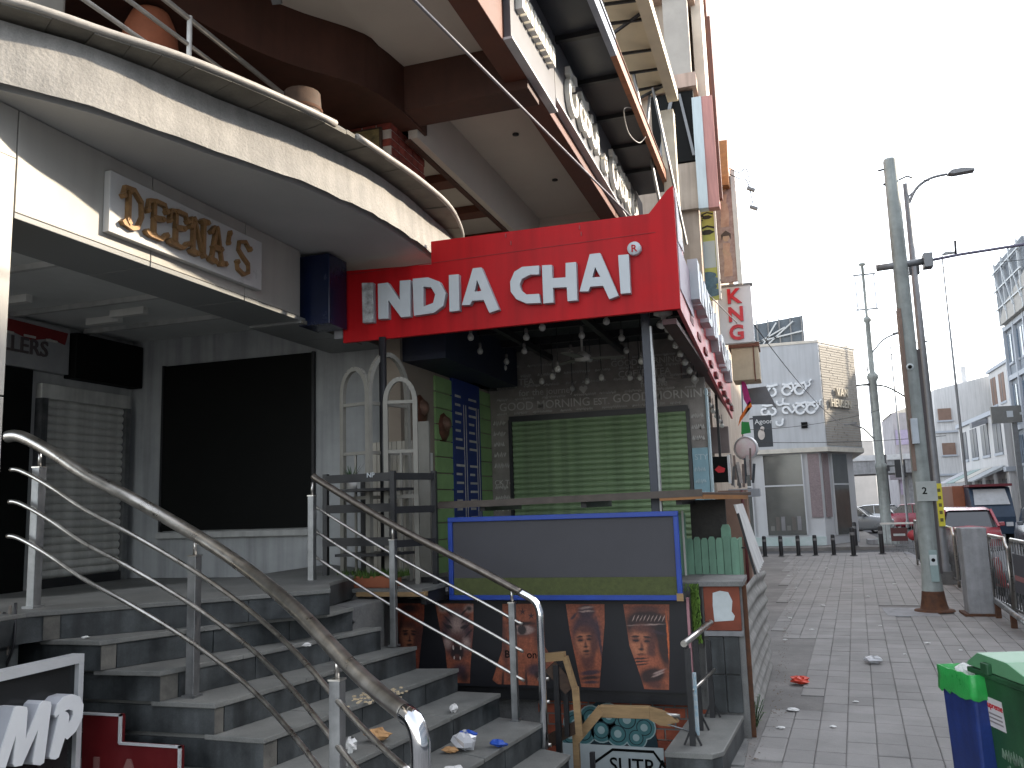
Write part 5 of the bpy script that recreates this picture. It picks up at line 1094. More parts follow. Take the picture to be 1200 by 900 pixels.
lowface(.12, .5, .9, 3.0, .04, 'mosaic_panel', pb); w_ = lowface(.75, 1.9, .3, 3.0, .03, 'window', glass); lowface(.75, 1.9, 1.95, 2.0, .05, 'transom', vwhite); lowface(.68, .75, .3, 3.0, .06, 'frame', vwhite)
MB().box(-9, 30.05, 0, .95, 30.149, .28).build('plinth', M('stained plinth', (.45, .50, .50), .8, col2=(.30, .40, .38), sc=2), VH)
# lettering
pl2 = M('raised pale letter', (.66, .70, .73), .5, var=.05, bump=0)
def kglyph(x, z, s, kind):
    P = PY(29.999, x, z, s); m = MB()
    shp = {'v': [arc((.5, .35), .32, 100, 430, 14), [(.15, .88), (.5, .80), (1.0, .92)]], 'y': [arc((.35, -.1), .28, 150, 380, 10), [(.6, -.05), (.7, .25)]], 'n': [arc((.42, .38), .34, 20, 330, 14), [(.72, .25), (.95, .5), (.9, .85)], [(.1, .9), (.5, .82), (.9, .95)]], 'r': [arc((.3, .55), .25, 200, 420, 8), [(.5, .8), (.75, 1.05)]], 'h': [arc((.3, .35), .27, 60, 380, 12), arc((.85, .35), .27, 170, 450, 12), [(.1, .9), (.5, .82), (1.1, .92)]], 's': [arc((.3, .4), .25, 0, 300, 12), [(.55, .45), (.75, .15), (1.0, .4), (.85, .8)], [(.1, .92), (.6, .84)]]}[kind]
    for q, sh__ in enumerate(shp): m.poly([stroke(sh__, .17)], lambda u, v, w, q=q: P(u, v, w+.002*q), .09)
    m.build('letter', pl2, VH)
for x, z, s_, k_ in ((-.62, 4.98, .42, 'v'), (-.30, 4.80, .36, 'y'), (-.10, 4.98, .42, 'n'), (.30, 4.98, .42, 'n'), (.66, 5.15, .30, 'r'), (-.80, 4.32, .42, 'h'), (-.36, 4.12, .36, 'y'), (-.12, 4.32, .42, 's'), (.28, 4.32, .42, 'n'), (.62, 4.32, .42, 'n'), (.95, 4.5, .26, 'r')): kglyph(x, z, s_, k_)
Pv = PF(Vector((1.18, 30.0, 0))+d*.75+nrm*.045, d, (0, 0, 1)); PV2 = lambda dz, du: (lambda u, v, w: Pv(u+du, v, w)+Vector((0, 0, dz)))
letters('VAN', PV2(4.93, .05), .38, .08, M('grey letter', (.50, .47, .40), .6), VH, bold=.012, gap=.05); letters('HEUSEN', PV2(4.55, -.38), .38, .07, MATS['grey letter'], VH, bold=.012, gap=.05)
MB().box(.45, 29.95, 3.85, .65, 29.99, 4.05).build('vent', black_panel, VH)
t = thing('poster_board', (-.7, 27, 3.1), 'dark poster with pale figure on the showroom wall', 'poster')
MB().box(-.98, 26.96, 3.12, -.44, 27.0, 4.08).build('panel', M('slate poster', (.035, .045, .055), .5), t); m = MB(); text(m, 'Agoor', PY(26.96, -.93, 3.83), .2, .01, bold=.01); m.build('lettering', white_letter, t)
MB().poly([ell((-.76, 3.5), .10, .16)], PY(26.955), .005).build('figure', M('pale figure', (.5, .48, .46), .6), t); MB().poly([ell((-.72, 3.68), .06, .07)], PY(26.955), .005).build('figure', MATS['pale figure'], t)
MB().bar((-.9, 27.02, 3.2), (-1.6, 27.02, 3.2), .04).build('bracket', black_metal, t); MB().bar((-.9, 27.02, 4.0), (-1.6, 27.02, 4.0), .04).build('bracket', black_metal, t)
bl = thing('roof_billboard', (0, 33, 6.8), 'back of a dark billboard with pale bracing on the grey showroom roof', 'billboard')
MB().poly([[(-2.6, 6.8), (-2.6, 7.95), (.86, 8.3), (.86, 6.8)]], PY(33.2), .06).build('sheet', M('dark billboard back', (.10, .125, .15), .6, var=.3, sc=2), bl)
for x in (-.8, -.4, 0, .4, .8): MB().bar((x, 33.1, 6.8), (x, 33.1, 8.25), .05).build('brace', pole_grey, bl)
for a, b in (((-1, 6.85), (.5, 8.1)), ((-1, 7.4), (.8, 7.7)), ((-.9, 6.9), (-.1, 8.1)), ((-1.2, 7.2), (.2, 7.9))): MB().bar((a[0], 33.05, a[1]), (b[0], 33.05, b[1]), .05).build('brace', M('pale bracing', (.45, .48, .5), .5), bl)

# ================================================================== street furniture
bo = thing('bollard', (-.84, 24.9, 0), 'short black steel bollard in the row before the grey showroom', 'bollard', 'bollards before the showroom')
MB().lathe((-.84, 24.9, 0), [(.055, 0), (.055, .52), (.045, .55), (0, .555)], 12).build('shaft', black_metal, bo); MB().lathe((-.84, 24.9, .40), [(.056, 0), (.059, .01), (.059, .05), (.056, .06)], 12).build('band', M('grey band', (.2, .2, .2), .6), bo); MB().lathe((-.84, 24.9, 0), [(.09, 0), (.09, .012), (.05, .02)], 12).build('base_plate', black_metal, bo)
for x, y in ((-.41, 24.9), (.04, 24.95), (.48, 25.0), (.95, 25.05)): copy_tree(bo, (x, y, 0))
for x, y, lab in ((1.42, 24.6, 'taller black bollard at the end of the short bollard row'), (1.78, 29.3, 'taller black bollard close against the showroom corner window'), (2.17, 25.2, 'taller black bollard beside the junction fence')):
    b2 = copy_tree(bo, (x, y, 0), label=lab); b2.scale = (1.1, 1.1, 1.35); del b2['group']
# big utility pole
UPl = thing('utility_pole', (1.72, 13.1, 0), 'thick pale green steel utility pole with rusty flared foot', 'pole')
MB().lathe((1.72, 13.1, 0), [(.175, .0), (.16, .03), (.15, .12), (.125, .40), (.118, .55), (.113, 2.5), (.10, 5.0), (.093, 6.42), (.085, 6.45), (0, 6.45)], 22).build('shaft', pole_paint, UPl)
MB().lathe((1.72, 13.1, 0), [(.26, .0), (.25, .02), (.19, .03), (.178, .035), (.165, .09), (.152, .16), (.139, .27)], 22).build('rusty_foot', rust, UPl)
MB().box(1.62, 12.955, 1.48, 1.88, 12.985, 1.75).build('number_plate', M('grey plate', (.36, .38, .36), .6), UPl, bev=.004)
m = MB(); text(m, '2', PY(12.955, 1.69, 1.58), .13, .005, bold=.02); m.build('number', black_panel, UPl)
MB().box(1.63, 12.92, 2.27, 1.72, 12.99, 2.62).build('meter_box', M('pale box', (.45, .50, .54), .5), UPl, bev=.005)
MB().box(1.70, 12.96, .40, 1.80, 12.985, .82).build('cover_plate', M('teal cover', (.26, .34, .33), .6), UPl, bev=.003); MB().box(1.70, 12.952, .62, 1.79, 12.96, .76).build('sticker', white_patch, UPl); MB().lathe((1.745, 12.952, .69), [(0, .003), (.025, .003), (.025, 0)], 12, (0, -1, 0)).build('sticker_mark', black_panel, UPl)
MB().lathe((1.70, 12.99, 3.35), [(0, .006), (.05, .006), (.05, 0)], 14, (0, -1, 0)).build('round_plate', white_patch, UPl); MB().lathe((1.70, 12.983, 3.35), [(0, .006), (.028, .006), (.028, 0)], 12, (0, -1, 0)).build('round_mark', black_panel, UPl)
MB().box(1.615, 13.0, 1.9, 1.66, 13.2, 4.2).build('cable_duct', M('brown duct', (.20, .14, .11), .7, var=.3), UPl)
MB().box(1.80, 13.05, .5, 1.86, 13.2, 3.6).build('cable_duct', M('dark duct', (.07, .06, .06), .7), UPl)
MB().tube([(1.40, 13.1, 4.84), (2.10, 13.1, 4.87)], .05, 12).build('cross_arm', pole_grey, UPl)
MB().box(2.02, 13.0, 4.76, 2.14, 13.2, 4.97).build('clamp', pole_grey, UPl, bev=.01)
MB().tube([(2.1, 13.1, 4.87), (2.5, 13.1, 4.91), (3.6, 13.1, 4.97), (6.5, 13.1, 5.12)], .022, 8).build('span_arm', M('blue grey tube', (.13, .12, .17), .5), UPl)
MB().tube([(2.45, 13.1, 4.9), (2.46, 13.1, 5.12)], .018, 6).build('pin', black_metal, UPl)
MB().tube([(1.55, 13.1, 6.30), (1.65, 13.1, 6.31)], .015, 6).build('peg', black_metal, UPl); MB().tube([(1.60, 13.1, 6.08), (1.64, 13.1, 6.08)], .02, 6).build('peg', black_metal, UPl)
MB().tube([(1.82, 13.1, 6.12), (1.93, 13.1, 6.16), (2.0, 13.1, 6.12)], .014, 6).build('hook', pole_grey, UPl)
# street lamp behind it
def street_lamp(x, y, h, r, arm, label, name='street_lamp'):
    t = thing(name, (x, y, 0), label, 'street lamp')
    MB().lathe((x, y, 0), [(r*1.7, 0), (r*1.7, .3), (r*1.1, .34), (r, h*.5), (r*.6, h), (0, h)], 12).build('shaft', pole_grey, t)
    MB().tube(smooth([(x, y, h-.45), (x+arm*.25, y, h-.12), (x+arm*.6, y, h+.04), (x+arm, y, h+.08)], 5), r*.35, 8).build('arm', pole_grey, t)
    MB().bar((x, y, h-.28), (x+arm*.28, y, h-.12), r*.4).build('brace', pole_grey, t)
    s_ = 1 if arm > 0 else -1
    MB().poly([[(0, 0), (.08, .06), (.3, .07), (.5, .03), (.5, -.01), (.1, -.03)]], lambda u, v, w: (x+arm+s_*u*.9, y-.09+w, h+.07+v), .18).build('lamp_head', pole_grey, t, bev=.01)
    return t
sl = street_lamp(2.45, 16.94, 7.35, .075, .72, 'slim grey street lamp with curved arm close behind the thick green pole')
MB().box(2.42, 16.83, 1.0, 2.52, 16.86, 1.75).build('yellow_tag', M('yellow tag', (.62, .55, .04), .5, var=.1), sl)
m = MB()
for k in range(5): m.box(2.445, 16.826, 1.08+.13*k, 2.495, 16.83, 1.14+.13*k)
m.build('tag_print', M('dark tag print', (.12, .10, .02), .5), sl)
MB().box(2.36, 16.9, 5.6, 2.54, 17.0, 5.75).build('collar', black_metal, sl)
MB().box(2.35, 16.78, 0, 2.62, 17.1, .22).build('footing', concrete, sl)
lm = thing('lamp_mast', (2.82, 30.4, 0), 'tall grey lamp mast with antenna frame at the junction', 'street lamp')
MB().lathe((2.82, 30.4, 0), [(.45, 0), (.45, .12), (.28, .2), (.24, .45), (.17, .5), (.16, 2.4), (.18, 2.42), (.18, 2.55), (.13, 2.6), (.12, 5.3), (.18, 5.4), (.18, 5.5), (.09, 5.6), (.08, 7.3), (.13, 7.35), (.13, 7.45), (.05, 7.5), (.05, 9.25), (.12, 9.28), (.12, 9.34), (0, 9.35)], 14).build('shaft', pole_paint, lm)
for (x1, z1, z0) in ((3.75, 6.85, 6.2), (2.0, 3.92, 3.2)):
    MB().tube(smooth([(2.82, 30.4, z0), ((2.82+x1)/2, 30.4, z0+(z1-z0)*.75), (x1, 30.4, z1)], 5), .03, 6).build('arm', pole_grey, lm); MB().bar((x1-.2, 30.4, z1), (x1+.2, 30.4, z1+.03), .12, .05).build('lamp_head', pole_grey, lm)
MB().tube(smooth([(3.9, 30.4, 4.6), (3.2, 30.4, 5.1), (2.5, 30.4, 5.2)], 5), .03, 6).build('arm', black_metal, lm); MB().bar((2.3, 30.4, 5.2), (2.8, 30.4, 5.22), .12, .05).build('lamp_head', black_metal, lm)
for x in (2.56, 3.15): MB().bar((x, 30.4, 7.75), (x, 30.4, 8.95), .04).build('antenna_bar', M('pale antenna', (.45, .47, .5), .5), lm)
for z in (7.75, 8.95): MB().bar((2.5, 30.4, z), (3.2, 30.4, z), .05).build('antenna_arm', pole_grey, lm)
MB().box(2.2, 30.1, 0, 3.4, 30.8, .15).build('footing', concrete_lt, lm)
for (x, y, h, r, a, lab) in ((4.6, 52, 9.0, .06, -1.0, 'very thin far street lamp left of the flyover signal'), (5.0, 44, 8.6, .05, 1.2, 'thin far street lamp beside the lamp mast'), (5.9, 34, 10.2, .045, .01, 'bare thin pole standing behind the street lamp')):
    street_lamp(x, y, h, r, a, lab)
# pavement railing along the road
def rail_panel(y0, y1, label, group, x=2.55, h=.98):
    t = thing('guard_railing', (x, y0, 0), label, 'railing', group)
    MB().tube([(x, y0, -.01), (x, y0, h-.12)]+[(x, y0+(y1-y0)*.12*math.sin(a), h-.12+.12*(1-math.cos(a))) for a in (.5, 1.0, 1.57)]+[(x, y1-(y1-y0)*.12*math.sin(a), h-.12+.12*(1-math.cos(a))) for a in (1.57, 1.0, .5)]+[(x, y1, h-.12), (x, y1, -.01)], .024, 8).build('frame', steel, t)
    k = 9
    for i in range(1, k): MB().tube([(x, y0+(y1-y0)*i/k, .12), (x, y0+(y1-y0)*i/k, h-.03)], .010, 6).build('bar', steel_dull, t)
    MB().bar((x, y0, .12), (x, y1, .12), .03).build('rail', steel_dull, t)
    return t
gl = 'steel guard railing panel with rounded top at the kerb'
for i in range(9):
    y0 = 9.9+i*1.28; r = rail_panel(y0, y0+1.2, gl, 'guard railings at the kerb')
    if i in (0, 1, 3): r['label'] = ('guard railing panel carrying a dark notice with a red stripe' if i == 1 else 'guard railing panel with a dark notice beside the pipe barrier' if i == 0 else 'guard railing panel with a plain dark notice behind the thick pole'); del r['group']
    if i in (0, 1, 3): MB().box(2.525, y0+.25, .35, 2.54, y0+.95, .82).build('notice', M('dark notice %d' % i, ((.10, .11, .12), (.05, .05, .06), (.12, .12, .13))[i % 3], .5), r); MB().box(2.517, y0+.3, .50, 2.525, y0+.9, .56).build('notice_stripe', M('stripe %d' % i, ((.5, .5, .5), (.25, .10, .10), (.5, .5, .5))[i % 3], .5), r)
cb = thing('concrete_post', (2.25, 12.7, 0), 'broad pale concrete slab post standing before the guard railing', 'post')
MB().box(2.06, 12.6, 0, 2.36, 12.95, 1.12).build('slab', concrete_lt, cb, bev=.012); MB().box(2.0, 12.55, 0, 2.42, 13.0, .03).build('foot', rust, cb)
pr2 = thing('pipe_barrier', (2.4, 11.8, 0), 'low steel pipe barrier leaning from the concrete post', 'barrier')
MB().tube([(2.36, 12.5, .20), (2.30, 10.6, .16)], .035, 10).build('pipe', steel_dull, pr2); MB().box(2.31, 11.5, 0, 2.37, 11.56, .17).build('leg', rust, pr2); MB().box(2.33, 12.4, 0, 2.39, 12.46, .2).build('leg', rust, pr2)
jf = thing('junction_fence', (2.5, 27.2, 0), 'low white wire fence with red notices at the junction', 'fence')
for x0, x1 in ((2.25, 3.3), (3.35, 4.4)):
    MB().bar((x0, 26.0, .78), (x1, 26.0, .78), .05).build('rail', white_paint, jf); MB().bar((x0, 26.0, .1), (x1, 26.0, .1), .04).build('rail', pole_grey, jf)
    for k in range(9): MB().bar((x0+(x1-x0)*k/8, 26.0, 0), (x0+(x1-x0)*k/8, 26.0, .78), .018).build('bar', pole_grey, jf)
for x, c in ((2.5, (.10, .03, .03)), (3.5, (.05, .05, .05))):
    n_ = MB().box(x, 25.95, .30, x+.42, 25.98, .66).build('notice', M('notice %s' % x, c, .5), jf); MB().box(x+.06, 25.94, .44, x+.36, 25.95, .5).build('notice_text', white_patch, n_)
MB().lathe((3.05, 25.94, .45), [(0, .01), (.14, .01), (.14, 0)], 14, (0, -1, 0)).build('red_disc', M('red disc', (.42, .05, .06), .5), jf)
# traffic signal and blue sign at the junction
ts = thing('traffic_signal', (4.35, 48, 0), 'dark traffic signal head under the flyover', 'traffic signal')
MB().tube([(4.7, 48, 0), (4.7, 48, 3.6)], .06, 8).build('pole', black_metal, ts); MB().box(4.2, 47.9, 2.75, 4.85, 48.1, 3.05).build('arm', black_metal, ts); MB().box(5.1, 47.9, 2.4, 5.6, 48.1, 3.3).build('signal_head', black_metal, ts); MB().bar((4.7, 48, 3.0), (5.2, 48, 3.0), .06).build('bracket', black_metal, ts)
bs2 = thing('direction_sign', (6.2, 46, 0), 'bright blue direction sign beyond the lamp mast', 'sign')
MB().box(6.1, 45.95, 2.6, 6.5, 46, 4.3).build('panel', M('sign blue', (.03, .16, .55), .4), bs2); MB().tube([(6.3, 46.03, 0), (6.3, 46.03, 4.0)], .05, 8).build('pole', pole_grey, bs2)
# flyover
fo = thing('flyover', (0, 62, 0), 'pale concrete flyover crossing beyond the junction', 'flyover')
MB().box(-40, 60, 2.9, 8.4, 66, 3.75).build('deck', concrete_lt, fo); MB().box(-40, 59.9, 3.76, 8.4, 60.1, 4.1).build('parapet', M('pale parapet', (.5, .5, .5), .8), fo)
for x in (0.5, 7.2, -8): MB().box(x, 61, -.5, x+1.3, 64, 2.9).build('pier', concrete_lt, fo)
# ================================================================== opposite side of the road
glassb = M('blue office glass', (.10, .15, .21), .12, var=.3, sc=1, bump=0, spec=.8)
def block(name, label, x0, x1, y0, y1, h, mat, floors, wins, wmat=glassb, band=None, fx=None):
    """building with window openings on its street face (x0) and its near end (y0)"""
    t = thing(name, ((x0+x1)/2, y0, 0), label, 'building')
    MB().box(x0, y0, -.3, x1, y1, h).build('wall', mat, t); fh = h/floors
    for k in range(floors):
        if band: MB().box(x0-.12, y0-.12, (k+1)*fh-.22, x1, y1+.05, (k+1)*fh-.02).build('floor_band', band, t)
        for i in range(wins):
            w = (y1-y0)/wins; a = y0+w*(i+.2)
            f = MB().box(x0-.03, a, k*fh+fh*.25, x0-.001, a+w*.6, k*fh+fh*.80).build('window', wmat, t); MB().box(x0-.06, a-.04, k*fh+fh*.2, x0-.002, a+w*.6+.04, k*fh+fh*.245).build('sill', band or mat, f)
            MB().box(x0-.045, a+w*.28, k*fh+fh*.25, x0-.031, a+w*.32, k*fh+fh*.80).build('mullion', pole_grey, f)
    return t
fw_ = M('far white render', (.52, .52, .52), .8, var=.1, sc=.6, bump=.05, streak=.2)
bw_ = M('bluish office render', (.20, .225, .255), .7, var=.12, sc=.6, bump=.05)
gb_ = M('pale grey band', (.36, .39, .43), .7, var=.1, sc=1)
t = block('office_building', 'bluish glass fronted office block with pale floor bands beside the road', 9.35, 20, 36.0, 41.4, 8.6, bw_, 4, 5, glassb, gb_)
for y in (36.2, 37.9, 39.6, 41.25): MB().box(9.21, y, -.2, 9.34, y+.14, 8.6).build('pilaster', gb_, t)
MB().poly([[(36.2, 8.6), (41.0, 8.6), (40.0, 9.3), (36.2, 9.9)]], lambda u, v, w: (9.05+w, u, v), 3.).build('roof_canopy', M('grey roof canopy', (.34, .33, .31), .7), t)
t = thing('roof_billboard', (9, 40, 8.6), 'dark roof billboard frame with pale lattice on the bluish office block', 'billboard')
MB().box(9.15, 36.5, 8.9, 9.25, 41.2, 11.3).build('sheet', M('dark frame back', (.12, .14, .165), .6, var=.3, sc=2), t)
for y in (36.9, 38.2, 39.5, 40.8): MB().bar((9.05, y, 8.6), (9.05, y, 11.3), .07).build('brace', M('pale bracing', (.45, .48, .5), .5), t)
for z in (9.3, 10.1, 10.9): MB().bar((9.02, 36.6, z), (9.02, 41.2, z), .06).build('brace', MATS['pale bracing'], t)
for y in (36.9, 38.2, 39.5): MB().bar((9.0, y, 9.0), (9.0, y+1.3, 10.9), .05).build('brace', MATS['pale bracing'], t)
t = thing('shop_sign', (8.6, 42, 4.4), 'dark grey shop sign board with two white marks on the far shops', 'sign')
MB().box(8.15, 40.0, 4.35, 10.2, 40.15, 5.05).build('board', M('dark grey board', (.16, .16, .15), .6, var=.2), t); MB().box(8.72, 39.98, 4.58, 8.95, 40.0, 4.84).build('sign_mark', white_letter, t); MB().box(9.2, 39.98, 4.66, 9.5, 40.0, 4.76).build('sign_mark', white_letter, t); MB().box(9.3, 39.976, 4.54, 9.4, 39.979, 4.88).build('sign_mark', white_letter, t)
MB().box(8.9, 40.16, 0, 9.1, 40.3, 4.35).build('post', pole_grey, t)
t = block('shop_row', 'low grey shops with sloping awnings beside the office block', 8.9, 18, 41.6, 52, 5.2, fw_, 2, 4, M('dark opening', (.06, .07, .09), .5), gb_)
for k in range(4): MB().poly([[(8.85, 2.5), (7.6, 2.0), (7.6, 2.05), (8.85, 2.65)]], lambda u, v, w, k=k: (u, 42+k*2.5+w, v), 2.2).build('awning', M('awning %d' % k, ((.30, .32, .33), (.42, .40, .36), (.22, .30, .28), (.36, .36, .38))[k], .7), t)
MB().poly([[(8.2, 4.5), (10.5, 5.2), (10.5, 5.4), (8.2, 4.75)]], PY(45), .5).build('sloped_sign', M('slate board', (.20, .21, .23), .6), t)
t = thing('white_building', (11, 60, 0), 'white multi storey building with two brown window openings beyond the shops', 'building')
MB().poly([[(8.7, -.3), (9.1, 8.1), (12.3, 8.75), (16, 8.6), (16, -.3)]], PY(66), 6.).build('wall', fw_, t)
for x, z in ((9.2, 6.1), (9.25, 3.9), (11.0, 4.0)): f = MB().box(x, 59.9, z, x+.75, 59.99, z+.75).build('window', M('brown opening', (.20, .13, .10), .7), t); MB().box(x-.08, 59.86, z-.1, x+.83, 59.99, z).build('sill', gb_, f)
for z in (2.6, 5.3): MB().box(8.75, 59.85, z, 16, 60, z+.12).build('floor_band', gb_, t)
for x, h in ((11.0, 9.6), (14.2, 9.5)): MB().box(x, 61, 8.4, x+.25, 61.3, h).build('roof_post', fw_, t)
t = block('white_annex', 'white annex with a curved white side beside the white building', 12.2, 20, 53, 59.5, 9.0, fw_, 3, 3, M('brown opening', (.20, .13, .10), .7), gb_)
t = thing('narrow_building', (8, 70, 0), 'narrow old building with mauve and grey front beside the thick pole', 'building')
MB().box(7.6, 70, -.3, 10, 78, 7.6).build('wall', M('old grey render', (.30, .29, .31), .8, var=.3, sc=.8), t); MB().poly([[(7.5, 7.6), (9, 8.1), (10.1, 7.6)]], PY(77), 7.).build('gable', M('old cream', (.5, .46, .4), .8), t)
for z in (1.5, 3.4, 5.2): MB().box(7.7, 69.9, z, 8.6, 69.99, z+1.1).build('window', M('mauve shutter', (.28, .25, .36), .7), t)
MB().box(7.0, 69.5, 2.6, 9.5, 69.95, 3.1).build('signband', M('dark band', (.16, .15, .18), .7), t)
t = block('far_building', 'pale far building closing the street beyond the flyover', 4.5, 7.4, 85, 95, 6.5, M('pale far render', (.48, .45, .42), .8, var=.2, sc=.5), 3, 2)
# unseen rest of the opposite row, heights set to keep sun off the pavement
block('street_building', 'unseen four storey plain building on the opposite pavement facing the steps', 9.4, 20, 10.7, 35, 10.3, M('warm opposite render', (.46, .42, .36), .8, var=.15, sc=.6), 4, 8, glassb, gb_)
block('street_building', 'unseen three storey building opposite the camera across the road', 9.6, 20, -14, 10.6, 10.7, M('grey opposite render', (.40, .40, .41), .8, var=.15, sc=.6), 3, 9, glassb, gb_)
# ================================================================== vehicles
def car(x, y, rz, paint, label, scale=1., hatch=True, group=None):
    t = thing('parked_car', (0, 0, 0), label, 'car', group)
    # stations along the length (front at -y): y, half width, sill z, belt z
    st = [(-1.42, .46, .22, .40), (-1.36, .55, .16, .52), (-1.15, .62, .14, .58), (-.62, .645, .13, .66), (.2, .65, .13, .69), (.9, .645, .13, .70), (1.25, .62, .15, .68), (1.40, .55, .2, .55)]
    v = []; n = 9
    for (yy, hw, z0, zb) in st:
        for a, b in ((-1, z0), (-1.0, z0+.10), (-1.0, (z0+zb)/2+.05), (-.93, zb), (0, zb+.045), (.93, zb), (1.0, (z0+zb)/2+.05), (1.0, z0+.10), (1, z0)): v.append((hw*a, yy, b))
    m = MB(); k = len(st)
    f = [(i*n+j, i*n+j+1, (i+1)*n+j+1, (i+1)*n+j) for i in range(k-1) for j in range(n-1)]+[tuple(reversed(range(n))), tuple((k-1)*n+j for j in range(n))]+[(i*n, (i+1)*n, (i+1)*n+n-1, i*n+n-1) for i in range(k-1)]
    m.add(v, f, True); m.build('body', paint, t)
    gh = [(-.66, .56, .66, .66), (-.20, .50, .66, 1.04), (.35, .49, .68, 1.08), (.85, .48, .69, 1.04), (1.28, .52, .67, .72)]
    v = []; m = MB()
    for (yy, hw, z0, z1) in gh: v += [(-hw-.03, yy, z0), (-hw+.02, yy, z1-.03), (-hw+.10, yy, z1), (hw-.10, yy, z1), (hw-.02, yy, z1-.03), (hw+.03, yy, z0)]
    m.add(v, [(i*6+j, i*6+j+1, i*6+j+7, i*6+j+6) for i in range(4) for j in range(5)], False); m.build('windows', glass_dark, t)
    m = MB(); rf = [(-.24, 1.035), (.05, 1.075), (.35, 1.09), (.85, 1.055), (.95, 1.0)]
    v = []
    for yy, z in rf: v += [(-.46, yy, z-.02), (-.38, yy, z+.012), (.38, yy, z+.012), (.46, yy, z-.02)]
    m.add(v, [(i*4+j, i*4+j+1, i*4+j+5, i*4+j+4) for i in range(4) for j in range(3)], True); m.build('roof', paint, t)
    for s_ in (-1, 1):
        MB().bar((s_*.585, -.64, .67), (s_*.47, -.22, 1.05), .05, .04).build('pillar', paint, t); MB().bar((s_*.52, .28, .69), (s_*.48, .30, 1.05), .05, .03).build('pillar', paint, t)
        for wy in (-.88, .88):
            w = MB().lathe((s_*.53, wy, .20), [(.12, -.08), (.19, -.08), (.205, -.05), (.205, .05), (.19, .08), (.12, .085)], 18, (s_, 0, 0)).build('wheel', rubber, t); MB().lathe((s_*.53, wy, .20), [(0, .07), (.04, .085), (.12, .07), (.125, .08)], 14, (s_, 0, 0)).build('rim', wf, w)
        MB().sphere((s_*.42, -1.37, .47), .1, 10, 6, (1.2, .5, .65)).build('headlight', M('headlight glass', (.62, .64, .66), .1, bump=0), t)
        MB().box(s_*.66-.06, -.50, .68, s_*.66+.06, -.42, .77).build('mirror', paint, t, bev=.015)
    MB().box(-.30, -1.44, .34, .30, -1.40, .42).build('grille', black_panel, t); MB().box(-.18, -1.45, .24, .18, -1.41, .31).build('number_plate', white_patch, t)
    t.location = Vector((x, y, -.11))*S; t.rotation_euler = (0, 0, rz); t.scale = (scale,)*3; return t
cp = lambda n, c: M(n, c, .28, .0, var=.08, sc=2, bump=.0, spec=.7)
car(4.45, 26.0, math.radians(-8), cp('red car paint', (.30, .015, .03)), 'dark red hatchback in the road behind the guard railing', 1.15)
car(4.8, 30.3, math.radians(-8), cp('white car paint', (.62, .62, .62)), 'white car directly behind the dark red hatchback', 1.1)
car(6.4, 26.0, math.radians(-6), cp('slate car paint', (.06, .075, .10)), 'dark slate car beside the dark red hatchback', 1.15)
car(6.9, 19.5, math.radians(-6), cp('silver car paint', (.36, .37, .38)), 'silver car on the far side of the road', 1.1)
car(4.3, 46.0, math.radians(60), cp('pale car paint', (.42, .44, .46)), 'pale car waiting at the junction under the flyover', 1.1)
car(5.9, 45.0, math.radians(60), cp('maroon car paint', (.22, .02, .04)), 'maroon car at the junction beside the pale car', 1.1)
car(2.6, 42, math.radians(75), cp('grey car paint', (.14, .15, .16)), 'dark grey car at the junction behind the lamp mast', 1.1)
tr = thing('delivery_truck', (5.9, 32, -.11), 'small truck with orange brown box body and pale windscreen panel', 'truck')
MB().box(5.15, 32.3, .35, 6.75, 35.6, 1.78).build('box_body', M('orange brown box', (.30, .10, .05), .6, var=.25, sc=2), tr, bev=.02)
MB().poly([[(31.1, .2), (31.05, .75), (31.25, 1.2), (31.5, 1.68), (32.28, 1.72), (32.28, .2)]], lambda u, v, w: (5.5+w, u, v), 1.2).build('cab', M('dark blue cab', (.035, .06, .10), .4), tr, bev=.02)
MB().poly([[(5.58, 1.14), (6.6, 1.14), (6.54, 1.64), (5.62, 1.64)]], lambda u, v, w: (u, 31.20+(v-1.14)*.5-w-.02, v), .02).build('windscreen', M('pale windscreen', (.48, .50, .52), .3, bump=0), tr)
MB().box(5.48, 31.2, 1.72, 6.72, 32.3, 1.80).build('cab_roof', M('dark red trim', (.14, .02, .03), .6), tr)
for y in (31.7, 34.8):
    for x in (5.3, 6.6): w = MB().lathe((x, y, .14), [(.10, -.08), (.22, -.08), (.23, 0), (.22, .08), (.10, .08)], 16, (1, 0, 0)).build('wheel', rubber, tr)
for x in (5.65, 6.5): MB().box(x-.1, 31.03, .45, x+.1, 31.06, .58).build('headlight', M('headlight glass', (.62, .64, .66), .1, bump=0), tr)
# scooters parked between the kerb railing and the cars
def scooter(x, y, rz, c, label):
    t = thing('parked_scooter', (0, 0, 0), label, 'scooter')
    for wy in (-.42, .42): w = MB().lathe((0, wy, .17), [(.10, -.03), (.16, -.035), (.17, 0), (.16, .035), (.10, .03)], 14, (1, 0, 0)).build('wheel', rubber, t)
    MB().poly([[(.1, .2), (.55, .28), (.62, .45), (.45, .58), (.1, .55), (-.05, .25), (-.25, .22), (-.33, .62), (-.40, .60), (-.34, .2), (-.1, .14)]], lambda u, v, w: (-.09+w, u, v), .18).build('body', c, t, bev=.02)
    MB().box(-.09, .02, .55, .09, .5, .63).build('seat', rubber, t, bev=.02); MB().tube([(-.26, -.34, .74), (0, -.37, .70), (.26, -.34, .74)], .014, 8).build('handlebar', black_metal, t); MB().tube([(0, -.42, .17), (0, -.36, .70)], .022, 8).build('fork', black_metal, t)
    MB().sphere((0, -.41, .64), .055, 10, 6).build('headlight', M('headlight glass', (.62, .64, .66), .1, bump=0), t)
    for s_ in (-1, 1): MB().tube([(s_*.2, -.35, .74), (s_*.24, -.35, .86)], .006, 6).build('mirror', black_metal, t)
    t.location = Vector((x, y, -.11))*S; t.rotation_euler = (0, 0, rz); t.scale = (1.1,)*3
